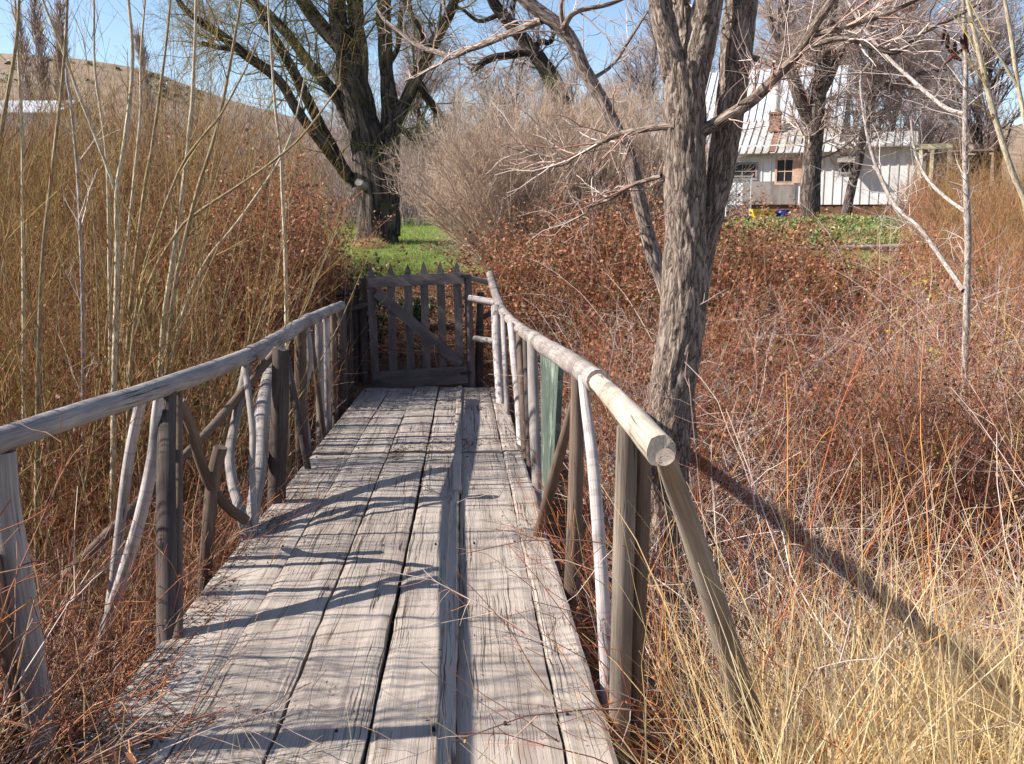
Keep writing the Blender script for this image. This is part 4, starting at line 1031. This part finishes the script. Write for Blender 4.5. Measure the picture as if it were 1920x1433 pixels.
m = MB(); m.box((xa + .2, Yu + .25, hz_(236, Yu)), ex * (xb - xa - .4), ey * 5, ez * (hz_(222, Yu) - hz_(236, Yu))); m.build('upper_wall', M['shade_board'], house, smooth=False)
roof('roof', xa, xb, Yu, hz_(226, Yu), Yu + 2.6, hz_(128, Yu + 2.6), 'metal_roof', 'bright ribbed metal roof of the upper storey')
m = MB(); r_ = [np.array([xa, Yu + 2.62, hz_(128, Yu + 2.6)]), np.array([xb, Yu + 2.62, hz_(128, Yu + 2.6)]), np.array([xb, Yu + 5.2, hz_(226, Yu)]), np.array([xa, Yu + 5.2, hz_(226, Yu)])]
quadboard(m, r_, .05); m.build('rear_roof', M['metal_roof'], house, smooth=False)
Yc = HY + 1.35
m = MB()
def hcyl(m, px, py0, py1, r, Y):
    a, b = P(px, py0, Y), P(px, py1, Y); a[0] = hx_(px); b[0] = a[0]; b[1] = a[1]; log(m, [a, b], [r, r], sides=12, amp=.01)
hcyl(m, 1449, 252, 118, .2, Yc); ch = m.build('chimney', M['white_wall'], house)
m = MB(); a = P(1450, 244, Yc - .32); a[0] = hx_(1450); m.box(a - ex * .22, ex * .44, ey * .6, ez * .72); m.box(a - ex * .26 + ez * .72 - ey * .05, ex * .52, ey * .7, ez * .1)
m.build('flashing', M['rust'], ch, smooth=False)
m = MB(); u = np.array([0, 2.85, hz_(224, HY + 2.4) - hz_(287, HY - .45)]); n_ = nrm(np.cross(ex, u)); z_ = np.array([hx_(1443), HY - .43, hz_(287, HY - .45)]) + n_ * .102
for k in range(4): m.box(z_ + ex * (.1 * k + .1) + u * .02, ex * .09, u * rng.uniform(.45, .62), n_ * .006)
m.build('rusty_sheet', M['rust'], house, smooth=False)
# right-hand porch, flaking cream posts
porch = thing('porch', 'flaking cream timber porch at the right end of the white farmhouse', 'porch', (hx_(1715), HY - .3, float(ground(hx_(1715), HY))))
m = MB()
for px in (1694, 1712, 1738): m = MB(); m.box((hx_(px), HY - .4, zb - .3), ex * .14, ey * .14, ez * (hz_(284) - zb + .3)); m.build('post', M['cream'], porch, smooth=False)
m = MB(); m.box((hx_(1690), HY - .42, hz_(286)), ex * (hx_(1745) - hx_(1690)), ey * .18, ez * .2); m.build('beam', M['cream'], porch, smooth=False)
m = MB(); m.box((hx_(1690), HY - .45, hz_(392)), ex * (hx_(1745) - hx_(1690)), ey * .2, ez * .35); m.build('sill_beam', M['cream'], porch, smooth=False)
m = MB(); m.box((hx_(1690), HY - .1, zb - .2), ex * (hx_(1742) - hx_(1690)), ey * .1, ez * (hz_(290) - zb + .2)); m.build('screen', M['shade_board'], porch, smooth=False)
shed = thing('shed', 'dim weathered lean-to shed right of the cream porch', 'shed', (hx_(1790), HY + .5, float(ground(hx_(1790), HY))))
m = MB(); m.box((hx_(1748), HY + .3, zb - .5), ex * (hx_(1806) - hx_(1748)), ey * 3, ez * (hz_(296) - zb + .5)); m.build('wall', M['old_wall'], shed, smooth=False)
m = MB(); m.box((hx_(1744), HY - .1, hz_(294)), ex * (hx_(1810) - hx_(1744)), np.array([0, 3.6, .3]), ez * .06); m.build('roof', M['foundation'], shed, smooth=False)
m = MB(); m.box((hx_(1762), HY + .27, hz_(330)), ex * (hx_(1800) - hx_(1762)), ey * .028, ez * (hz_(304) - hz_(330))); m.build('window', M['dark_glass'], shed, smooth=False)
for t_ in (house, porch, shed):
    l_ = np.array(t_.location) - hb; c_, s_ = math.cos(ROT), math.sin(ROT)
    t_.location = (hb[0] + c_ * l_[0] - s_ * l_[1], hb[1] + s_ * l_[0] + c_ * l_[1], t_.location[2]); t_.rotation_euler = (0, 0, ROT)
# trellis
TY = 38.5
la, lb = P(1362, 416, TY), P(1405, 416, TY); lt = P(1380, 332, TY)[2]; lw = lb[0] - la[0]; lh = lt - la[2]
trel = thing('trellis', 'white diamond lattice trellis standing before the dark window of the farmhouse', 'trellis', (la[0] + lw / 2, TY, la[2]))
m = MB()
for s_ in (-1, 1):
    for k in np.arange(-lh, lw + lh, .17):
        t0_ = max(0, -k) if s_ > 0 else max(0, k - lw); a0 = k if s_ > 0 else k
        # clip the slanted lath to the panel
        pts = []
        for z in np.linspace(0, lh, 60):
            x = k + s_ * z * .8
            if 0 <= x <= lw: pts.append((x, z))
        if len(pts) > 2:
            a = la + ex * pts[0][0] + ez * pts[0][1] + ey * (.012 * s_); b = la + ex * pts[-1][0] + ez * pts[-1][1] + ey * (.012 * s_)
            d = b - a; nn = nrm(np.cross(d, ey)) * .032; m.box(a - nn / 2, nn, ey * .01, d)
m.build('lattice', M['white_wall'], trel, smooth=False)
m = MB()
m.box(la - ex * .05 - ey * .03, ex * .05, ey * .06, ez * (lh + .05)); m.box(la + ex * lw - ey * .03, ex * .05, ey * .06, ez * (lh + .05)); m.box(la + ez * lh - ey * .028, ex * lw, ey * .056, ez * .05); m.box(la + ez * lh * .5 - ey * .028, ex * lw, ey * .056, ez * .04)
m.build('frame', M['white_wall'], trel, smooth=False)
# yellow wheelbarrow and blue tub
BY = 35.
b0 = P(1428, 416, BY); gz = float(ground(b0[0], BY)); sz = mpp(1428, 410, BY)
wb = thing('wheelbarrow', 'small yellow wheelbarrow parked under the farmhouse window', 'wheelbarrow', (b0[0], BY, gz))
m = MB(); zt = gz + .52; zl = gz + .2; wt, wl = 22 * sz, 15 * sz
top = np.array([[-wt, -.3, zt], [wt, -.3, zt], [wt, .3, zt], [-wt, .3, zt]]); bot = np.array([[-wl, -.2, zl], [wl, -.2, zl], [wl, .2, zl], [-wl, .2, zl]])
V = np.concatenate([bot, top]) + np.array([b0[0], BY, 0]); m.add(V, [np.array([[0, 3, 2, 1], [0, 1, 5, 4], [1, 2, 6, 5], [2, 3, 7, 6], [3, 0, 4, 7]])])
V2 = (V - V.mean(0)) * np.array([.94, .94, 1]) + V.mean(0) + np.array([0, 0, .012]); m.add(V2, [np.array([[0, 1, 2, 3], [0, 4, 5, 1], [1, 5, 6, 2], [2, 6, 7, 3], [3, 7, 4, 0]])])
m.build('tray', M['yellow'], wb, smooth=False)
m = MB()
for s_ in (-1, 1): log(m, [(b0[0] + wt * 1.25, BY + s_ * .22, gz + .5), (b0[0] + .1, BY + s_ * .2, zl - .01), (b0[0] - wt * 1.1, BY + s_ * .05, gz + .16)], [.018] * 3, sides=8); log(m, [(b0[0] + wl, BY + s_ * .2, zl), (b0[0] + wl + .04, BY + s_ * .2, gz)], [.016] * 2, sides=8)
m.build('handle', M['iron'], wb)
m = MB(); th_ = np.linspace(0, 2 * np.pi, 25); ring = np.stack([b0[0] - wt * 1.1 + .13 * np.cos(th_), BY + 0 * th_, gz + .16 + .13 * np.sin(th_)], -1); m.tubes(ring[None], np.full((1, 25), .035), 8); m.build('wheel', M['iron'], wb)
b1 = P(1468, 416, BY); rb = 13 * sz
tb_ = thing('barrel', 'squat dark blue plastic barrel beside the yellow wheelbarrow', 'barrel', (b1[0], BY, gz))
m = MB(); log(m, [(b1[0], BY, gz), (b1[0], BY, gz + .18), (b1[0], BY, gz + .38), (b1[0], BY, gz + .5)], [rb * .82, rb, rb, rb * .86], sides=24, amp=0.005, seg=.03); m.build('body', M['blue'], tb_)
m = MB(); a_ = np.linspace(0, 2 * np.pi, 33); m.tubes(np.stack([b1[0] + rb * .88 * np.cos(a_), BY + rb * .88 * np.sin(a_), gz + .5 + 0 * a_], -1)[None], np.full((1, 33), .02), 6); m.build('rim', M['blue'], tb_)
# timber rail edging the green patch
RY = 23.5
m = MB(); rl = [P(1375, 470, RY), P(1480, 467, RY), P(1600, 465, RY), P(1705, 462, RY)]; log(m, rl, [.065, .07, .068, .06], seg=.15)
ra = thing('timber_rail', 'low weathered timber rail edging the green patch before the farmhouse', 'rail', (rl[1][0], RY, float(ground(rl[1][0], RY))))
m.build('rail', M['log'], ra)
for px in (1392, 1546, 1690):
    a = P(px, 466, RY); m = MB(); g_ = float(ground(a[0], RY)); log(m, [(a[0], RY + .11, g_ - .1), (a[0], RY + .11, a[2] + .03)], [.05, .05]); m.build('post', M['log_brown'], ra)
# pale barn far left
SY = 60.
s0, s1 = P(-60, 240, SY), P(104, 240, SY); gz = float(ground(0, SY)); zt = P(20, 214, SY)[2]; zp = P(30, 180, SY)[2]
barn = thing('barn', 'white barn glimpsed through the saplings below the hill', 'barn', ((s0[0] + s1[0]) / 2, SY + 3, gz))
m = MB(); V = np.array([[s0[0], SY, gz], [s1[0], SY, gz], [s1[0], SY, zt], [s0[0], SY, zt]]); m.box((s0[0], SY, gz), ex * (s1[0] - s0[0]), ey * 6, ez * (zt - gz)); m.build('wall', M['white_wall'], barn, smooth=False)
m = MB(); L_ = s1[0] - s0[0] + .6
m.box((s0[0] - .3, SY - .3, zt), ex * L_, np.array([0, 3.3, zp - zt]), ez * .08); m.box((s0[0] - .3, SY + 6.3, zt), ex * L_, np.array([0, -3.298, zp - zt]), ez * .079); m.build('roof', M['metal_roof'], barn, smooth=False)
m = MB(); m.box((s0[0] + 3.6, SY - .03, gz + .3), ex * 1.0, ey * .028, ez * 1.4); m.build('window', M['dark_glass'], barn, smooth=False)

# straw heap at the willow's foot
c0 = P(694, 461, 24.2); gz = float(ground(c0[0], 24.2)); n = 1500
a = rng.uniform(0, 6.28, n); q = np.sqrt(rng.uniform(0, 1, n)); hx2, hy2 = .42 * q * np.cos(a), .35 * q * np.sin(a)
bs = np.stack([c0[0] + hx2, 24.2 + hy2, gz + .24 * (1 - q ** 2) * rng.uniform(.3, 1, n)], -1)
st = grow(bs, np.stack([rng.normal(size=n), rng.normal(size=n), rng.normal(0, .35, n)], -1), rng.uniform(.1, .25, n), .004, 3, .2)
mb = MB(); mb.tubes(*st, 3)
tag(mb.build('straw_heap', M['straw'], origin=(c0[0], 24.2, gz)), 'little heap of yellow straw at the foot of the willow', 'straw heap')

# ------------------------------------------------------------------ thickets
def stuff(mb, name, mat, label):
    o = mb.build(name, M[mat]); tag(o, label, None, None, 'stuff'); return o
def scatter(n, x0, x1, y0, y1, keep=None):
    x = rng.uniform(x0, x1, n); y = rng.uniform(y0, y1, n); k = deckfree(x, y)
    if keep is not None: k &= keep(x, y)
    return x[k], y[k]
infov = lambda x, y: np.abs(x) < .60 * y + 1.2

# left: tall willow scrub
def scrub(name, label, mat, n, x0, x1, y0, y1, keep, L, r, n2, n3, tilt=.2, L2=(.25, .9), L3=(.08, .35), curl=0., r2=.004, r3=.003, m2=.0022, m3=.0019, up=.25):
    x, y = scatter(n, x0, x1, y0, y1, keep); n = len(x)
    Ls = L(x, y) * rng.uniform(.5, 1.15, n)
    A = grow(np.stack([x, y, ground(x, y)], -1), np.stack([rng.normal(0, tilt, n), rng.normal(0, tilt, n), np.ones(n)], -1), Ls, r, 8, .06, curl, .3)
    mb = MB(); mb.tubes(*A, 3)
    B = spawn(*A, n2, .1, 1, L2, (18, 55), up, 5, .12, .6, r2, m2, shrink=.4); mb.tubes(*B, 3)
    if n3: mb.tubes(*spawn(*B, n3, .1, 1, L3, (20, 60), up * .5, 4, .15, .8, r3, m3), 3)
    return stuff(mb, name, mat, label)
hl = lambda x, y: 0.7 + 2.5 * np.clip((-x - 1.5 - .1 * y) / 2.6, 0, 1) * np.clip((y - 1.5) / 4, .2, 1)
scrub('willow_thicket', 'tall olive and tan willow scrub filling the left bank', 'tw_willow', 2300, -9.5, -2, 4., 15.5, lambda x, y: infov(x, y) & (x < -.24 * y - .9), hl, .0042, 14000, 30000, tilt=.3, up=.1)
scrub('orange_scrub', 'orange-brown brush standing behind the left willow scrub', 'tw_scrub', 4200, -14.5, -3.4, 12.5, 22, lambda x, y: infov(x, y) & (x < -.205 * y) , lambda x, y: 2.2 + 1.2 * np.clip((-x / y - .2) / .12, 0, 1), .008, 15000, 16000, r2=.006, m2=.004, m3=.0035, r3=.005, tilt=.25)
scrub('far_brush', 'grey leafless brush closing the view behind the willow', 'tw_far', 2600, -24, -2, 31, 46, lambda x, y: x < -.09 * y, lambda x, y: 3.2 + 1.8 * vnoise(np.stack([x * .3, y * .3, 0 * x], -1)), .016, 9000, 14000, r2=.012, m2=.008, m3=.006, r3=.009, L2=(.5, 1.6), L3=(.3, .8), tilt=.25)
# left: low rust canes and litter twigs
lf = lambda x, y: infov(x, y) & (x < -.16 * y - .62)
scrub('rust_bramble', 'low tangle of rust-red canes behind the left railing', 'tw_rust', 4200, -8, -1.3, 1.6, 13, lf, lambda x, y: 1.1 + 1.1 * np.clip((-x - 2.2 - .05 * y) / 2, 0, 1), .0045, 19000, 12000, tilt=.6, curl=-.06, L2=(.12, .5), up=.05)
scrub('dead_twigs', 'pale dead twigs tangled behind the left railing', 'tw_grey', 2600, -6.5, -1.4, 1.6, 9, lf, lambda x, y: 1.0 + 0 * x, .004, 9000, 5000, tilt=.9, curl=-.1, L2=(.12, .5), up=0)
def overhang(label, name, mat, n, u0, u1, v0, v1, sgn, L=(.5, 1.1)):
    u = rng.uniform(u0, u1, n); v = rng.uniform(v0, v1, n)
    x, y = -.39 - .05 * v + u, v + .05 * u
    b0 = np.stack([x, y, np.maximum(ground(x, y), .6 - .049 * v - .45)], -1)
    A = grow(b0, np.stack([sgn * rng.uniform(0, .7, n), rng.normal(0, .5, n), np.ones(n)], -1), rng.uniform(*L, n), .0035, 8, .12, -.08, .35)
    mb = MB(); mb.tubes(*A, 3); mb.tubes(*spawn(*A, n * 4, .1, 1, (.08, .35), (25, 70), 0, 4, .16, .7, .0028, .0016), 3)
    k = rng.integers(0, n, n * 3); c = A[0][k, rng.integers(2, 8, n * 3)] + rng.normal(0, .015, (n * 3, 3)); mb.leaves(c, rng.uniform(.008, .018, n * 3))
    return stuff(mb, name, mat, label)
overhang('thorny red canes leaning over the left deck edge', 'overhanging_canes', 'tw_rust', 260, -1.5, -.98, 1.9, 6.5, 1)
overhang('thin budding red twigs reaching through the right railing', 'overhanging_canes', 'tw_red', 170, .98, 1.5, 2.3, 6.5, -1, (.5, 1.2))
mb = MB(); x, y = scatter(44000, -8.5, -1.35, 2.2, 14, lf)
k_ = vnoise(np.stack([x * .9, y * .9, 0 * x + 2], -1)) > -.3; x, y = x[k_], y[k_]
hgt = rng.uniform(0, 1, len(x)) ** 1.1 * (.8 + 1.7 * np.clip((-x - 1.6) / 2.5, 0, 1))
mb.leaves(np.stack([x, y, ground(x, y) + hgt], -1), rng.uniform(.015, .04, len(x)))
stuff(mb, 'withered_leaves', 'lf_dry', 'withered brown leaves caught in the left thicket')
# bramble mounds
def bramble(label, cx, cy, rx, ry, h, nc, nl, lf='lf_bramble', sz=(.035, .065), xmax=99., tilt=.5, droop=-.05):
    a = rng.uniform(0, 6.28, nc); q = np.sqrt(rng.uniform(0, 1, nc)); x, y = cx + rx * q * np.cos(a), cy + ry * q * np.sin(a)
    k = deckfree(x, y, 1.1); x, y, q = x[k], y[k], q[k]; n = len(x)
    A = grow(np.stack([x, y, ground(x, y)], -1), np.stack([rng.normal(0, tilt, n), rng.normal(0, tilt, n), np.ones(n)], -1), h * (1.25 - .5 * q) * rng.uniform(.7, 1.35, n), .005, 9, .1, droop, .4)
    k = A[0][:, :, 0].max(1) < xmax; A = (A[0][k], A[1][k])
    B = spawn(*A, nc * 4, .15, 1, (.2, .7), (30, 70), 0, 5, .16, .7, .004, .0025, curl=-.04)
    k = B[0][:, :, 0].max(1) < xmax; B = (B[0][k], B[1][k])
    mb = MB(); mb.tubes(*A, 3); mb.tubes(*B, 3)
    o = stuff(mb, 'bramble_canes', 'tw_rust', 'bare canes of the ' + label)
    N = nl; i = rng.integers(0, len(B[0]), N); kk = rng.integers(0, 5, N); c = B[0][i, kk] + rng.normal(0, .05, (N, 3))
    c = c[deckfree(c[:, 0], c[:, 1], 1.0)]
    rn = np.clip(.5 + .5 * vnoise(c * 1.6) + rng.normal(0, .3, len(c)), 0, 1)
    mb = MB(); mb.leaves(c, rng.uniform(*sz, len(c)), .3, rn, .7)
    return stuff(mb, 'bramble_leaves', lf, label)
bramble('reddish-brown bramble hedge right of the gate', 2.1, 14.2, 2.7, 2.6, 1.7, 1700, 80000, sz=(.03, .066), tilt=.35)
bramble('reddish-brown bramble bank below the timber rail', 5.4, 14.4, 3.0, 3.2, 1.0, 1400, 26000)
bramble('reddish-brown bramble mound left of the gate', -4.4, 13.6, 1.75, 1.5, 2.1, 1100, 26000)
bramble('dark bramble mound pressing on the fence left of the gate', -3.0, 11.6, .95, 1.5, 2.1, 1300, 38000, sz=(.03, .06), xmax=-2.0, tilt=.2, droop=-.02)
bramble('brown bramble mound behind the middle of the left handrail', -3.9, 8.0, 1.5, 2.3, 1.35, 900, 16000)
bramble('brown bramble mound under the tall saplings on the left', -5.9, 9.8, 1.9, 2.4, 1.8, 900, 16000)
bramble('low dark bramble clump at the near left corner of the deck', -2.2, 2.3, .8, 1.3, .95, 800, 9000, sz=(.02, .04))
bramble('twiggy bramble mound round the foot of the pale sapling', 4.1, 8.1, 1.4, .9, 1.75, 1100, 7000, sz=(.02, .045))
bramble('sparse brambles on the bank between the right railing and the hedge', 2.0, 10.2, 1.7, 2.2, 1.15, 700, 8000)
# right: grey-red tangle
x, y = scatter(7500, .7, 9.2, 3., 15.5, lambda x, y: infov(x, y))
n = len(x); A = grow(np.stack([x, y, ground(x, y) + .0], -1), np.stack([rng.normal(0, .8, n), rng.normal(0, .8, n), np.ones(n)], -1), rng.uniform(.7, 1.9, n), .0048, 8, .12, -.13, .4)
mb = MB(); mb.tubes(*A, 3); B = spawn(*A, 42000, .1, 1, (.12, .55), (25, 75), .0, 4, .16, .7, .0035, .002); mb.tubes(*B, 3)
stuff(mb, 'grey_tangle', 'tw_grey', 'dense tangle of dead grey and pink twigs right of the bridge')
x, y = scatter(2300, .9, 9.5, 3.2, 16, lambda x, y: infov(x, y))
n = len(x); A = grow(np.stack([x, y, ground(x, y)], -1), np.stack([rng.normal(0, .4, n), rng.normal(0, .4, n), np.ones(n)], -1), rng.uniform(.9, 2.0, n), .0046, 9, .07, -.03, .35)
mb = MB(); mb.tubes(*A, 3); B = spawn(*A, 9000, .2, 1, (.1, .5), (22, 60), .15, 4, .12, .7, .0032, .0018); mb.tubes(*B, 3)
stuff(mb, 'red_canes', 'tw_red', 'red and orange canes standing through the right tangle')
x, y = scatter(430, .9, 8.5, 3.4, 13, infov); n = len(x)
A = grow(np.stack([x, y, ground(x, y) + .2], -1), np.stack([rng.normal(0, .9, n), rng.normal(0, .6, n), np.ones(n)], -1), rng.uniform(1.3, 2.8, n), .0048, 12, .08, -.12, .3)
mb = MB(); mb.tubes(*A, 4); mb.tubes(*spawn(*A, 2400, .2, 1, (.15, .6), (25, 60), .05, 5, .12, .6, .004, .002), 3)
stuff(mb, 'arching_canes', 'tw_grey', 'pale pinkish arching canes looping over the right tangle')
mb = MB(); x, y = scatter(20000, .9, 9.5, 3.4, 16, infov)
mb.leaves(np.stack([x, y, ground(x, y) + rng.uniform(.1, 1.15, len(x))], -1), rng.uniform(.012, .034, len(x)))
stuff(mb, 'withered_leaves', 'lf_dry', 'withered brown leaves caught in the right tangle')
mb = MB(); x, y = scatter(1500, 1.5, 8.5, 7.5, 16, infov)
c = np.stack([x, y, ground(x, y) + rng.uniform(.5, 1.3, len(x))], -1); c = c[vnoise(c * .8 + 4) > .25]
c = np.repeat(c, 5, 0) + rng.normal(0, .05, (len(c) * 5, 3)); mb.leaves(c, rng.uniform(.025, .05, len(c)))
stuff(mb, 'budding_leaves', 'lf_yel', 'yellow-green new leaves dotted over the right brambles')
# dry grass
def drygrass(label, n, x0, x1, y0, y1, L, dens=None, lean=.35, wd=.006, flop=-.1):
    x, y = scatter(n, x0, x1, y0, y1, dens); n = len(x)
    A = grow(np.stack([x, y, ground(x, y)], -1), np.stack([rng.normal(0, lean, n), rng.normal(0, lean, n), np.ones(n)], -1), rng.uniform(*L, n), 1., 7, .06, flop * rng.uniform(0, 2, n), .2)
    mb = MB(); mb.ribbons(A[0], A[1] * wd * rng.uniform(.6, 1.3, (n, 1))); return stuff(mb, 'dry_grass', 'straw', label)
drygrass('golden dry grass in the right foreground', 11000, .62, 3.4, 1.3, 3.9, (.35, 1.0), lambda x, y: (vnoise(np.stack([x * 2.2, y * 2.2, 0 * x], -1)) > -.12) & (x > .62 + .1 * np.maximum(y - 2, 0)), lean=.42, wd=.0065)
drygrass('thin dry stalks at the near end of the deck', 900, -1.0, 1.1, 1.5, 1.98, (.35, .85), lambda x, y: rng.uniform(0, 1, len(x)) < .12 + .9 * np.clip((x + .1) / .9, 0, 1), lean=.35, wd=.0042)
drygrass('tall loose straw stalks around the foot of the right railing', 1500, .4, 3.6, 2.0, 4.4, (.8, 1.45), None, lean=.4, wd=.0055, flop=-.06)
drygrass('bleached dry grass behind the left railing', 5200, -4.2, -1.4, 2.0, 7, (.3, .8), lambda x, y: vnoise(np.stack([x * .8, y * .8, 0 * x + 5], -1)) > -.1)
drygrass('scattered dry stalks in the left thicket', 900, -8, -2, 5, 12, (.8, 1.7), None, .2, .005, -.03)
# litter on the deck and on the path
mb = MB()
def deck_litter(n, u0, u1, v0, v1, thr=-9, sx=1.):
    u = rng.uniform(u0, u1, n); v = rng.uniform(v0, v1, n); k = vnoise(np.stack([u * 3, v * 2.2, 0 * u + 8], -1)) > thr; u, v = u[k], v[k]
    c = np.stack([-0.39 - .05 * v + u, v + .05 * u, .6 - .049 * v + .018 + rng.uniform(-.006, .004, len(u))], -1)
    mb.leaves(c, rng.uniform(.008, .035, len(u)), .97, None, .3)
deck_litter(1200, -.86, -.7, 2.1, 11.6, .1); deck_litter(2600, -.88, -.25, 2.0, 3.0, .1); deck_litter(900, -.88, -.68, 2.0, 6, .1); deck_litter(900, -.2, .75, 7.5, 8.2, .1); deck_litter(800, -.7, -.1, 7.2, 7.7, 0.)
deck_litter(900, -.8, .85, 9.8, 11.6, .1); deck_litter(500, .6, .85, 2, 11.5, .1); deck_litter(500, -.8, .8, 2, 11.5, .45)
stuff(mb, 'leaf_litter', 'litter', 'brown leaf crumbs lying along the deck edges')
mb = MB(); x, y = rng.uniform(-3.4, 2.2, 16000), rng.uniform(11.8, 20.5, 16000)
mb.leaves(np.stack([x, y, ground(x, y) + rng.uniform(0.005, .04, len(x))], -1), rng.uniform(.03, .08, len(x)), .7, None, .6)
stuff(mb, 'path_litter', 'lf_dry', 'fallen brown leaves on the path behind the gate')
# lawn blades, ground cover, small evergreen by the gate
mb = MB(); n = 52000; x, y = rng.uniform(-6.2, 2.5, n), rng.uniform(19.6, 33, n)
A = grow(np.stack([x, y, ground(x, y)], -1), np.stack([rng.normal(0, .4, n), rng.normal(0, .4, n), np.ones(n)], -1), rng.uniform(.05, .13, n), 1., 3, .1, -.1, .2); mb.ribbons(A[0], A[1] * .012)
stuff(mb, 'grass', 'grass', 'short bright green lawn grass')
mb = MB(); n = 30000; x, y = rng.uniform(4.5, 15, n), rng.uniform(23.6, 36, n); kk = x < .405 * y + .6 * vnoise(np.stack([y, 0 * y, 0 * y], -1)); x, y = x[kk], y[kk]; n = len(x)
c = np.stack([x, y, ground(x, y) + rng.uniform(0, .35, n) * (.5 + .5 * np.clip(vnoise(np.stack([x, y, 0 * x], -1)) + .5, 0, 1.4))], -1)
mb.leaves(c, rng.uniform(.06, .13, n), .2, np.clip(.5 + .5 * vnoise(c * .5) + rng.normal(0, .25, n), 0, 1))
stuff(mb, 'ground_cover', 'lf_green', 'leafy green ground cover before the farmhouse')
scrub('right_brush', 'tan and rust brush at the right in front of the shed', 'tw_rust', 2600, 7, 20, 15.5, 36, lambda x, y: (x > .40 * y) & (x < .58 * y + 1), lambda x, y: 1.5 + .8 * vnoise(np.stack([x * .4, y * .4, 0 * x + 3], -1)), .008, 9000, 12000, tilt=.35, r2=.006, m2=.004, m3=.0035, r3=.005)
scrub('tan_brush', 'tall pale tan brush at the right edge', 'tw_scrub', 1500, 6, 20, 11, 34, lambda x, y: (x > .44 * y) & (x < .58 * y + 1), lambda x, y: 2.2 + .9 * vnoise(np.stack([x * .4, y * .4, 0 * x + 7], -1)), .008, 7000, 9000, tilt=.3, r2=.006, m2=.004, m3=.0035, r3=.005)
def shrub(label, px, py, Y, rx, rz, n, mat, size):
    c0 = P(px, py, Y); g_ = float(ground(c0[0], Y)); t = thing('shrub', label, 'shrub', (c0[0], Y, g_))
    k = 30; A = grow(np.repeat([[c0[0], Y, g_]], k, 0), np.stack([rng.normal(0, .35, k), rng.normal(0, .35, k), np.ones(k)], -1), (c0[2] - g_ + rz) * rng.uniform(.7, 1, k), .008, 7, .1)
    m = MB(); m.tubes(*A, 3); m.build('stems', M['tw_rust'], t)
    B = spawn(*A, 160, .2, 1, (.15, .4), (30, 70), .1, 4, .15, .6, .005, .003)
    i = rng.integers(0, len(B[0]), n); c = B[0][i, rng.integers(0, 4, n)] + rng.normal(0, .04, (n, 3)); m = MB(); m.tubes(*B, 3); m.leaves(c, rng.uniform(*size, n), .2, None, .5); m.build('leaves', M[mat], t)
shrub('small dark evergreen shrub behind the fence left of the gate', 662, 530, 12.7, .3, .3, 1800, 'lf_ever', (.05, .1))
shrub('low green plant sprouting on the path seen through the gate', 790, 570, 15., .3, .1, 700, 'lf_ever', (.05, .1))

for o in bpy.data.objects:
    if '_o' in o: del o['_o']
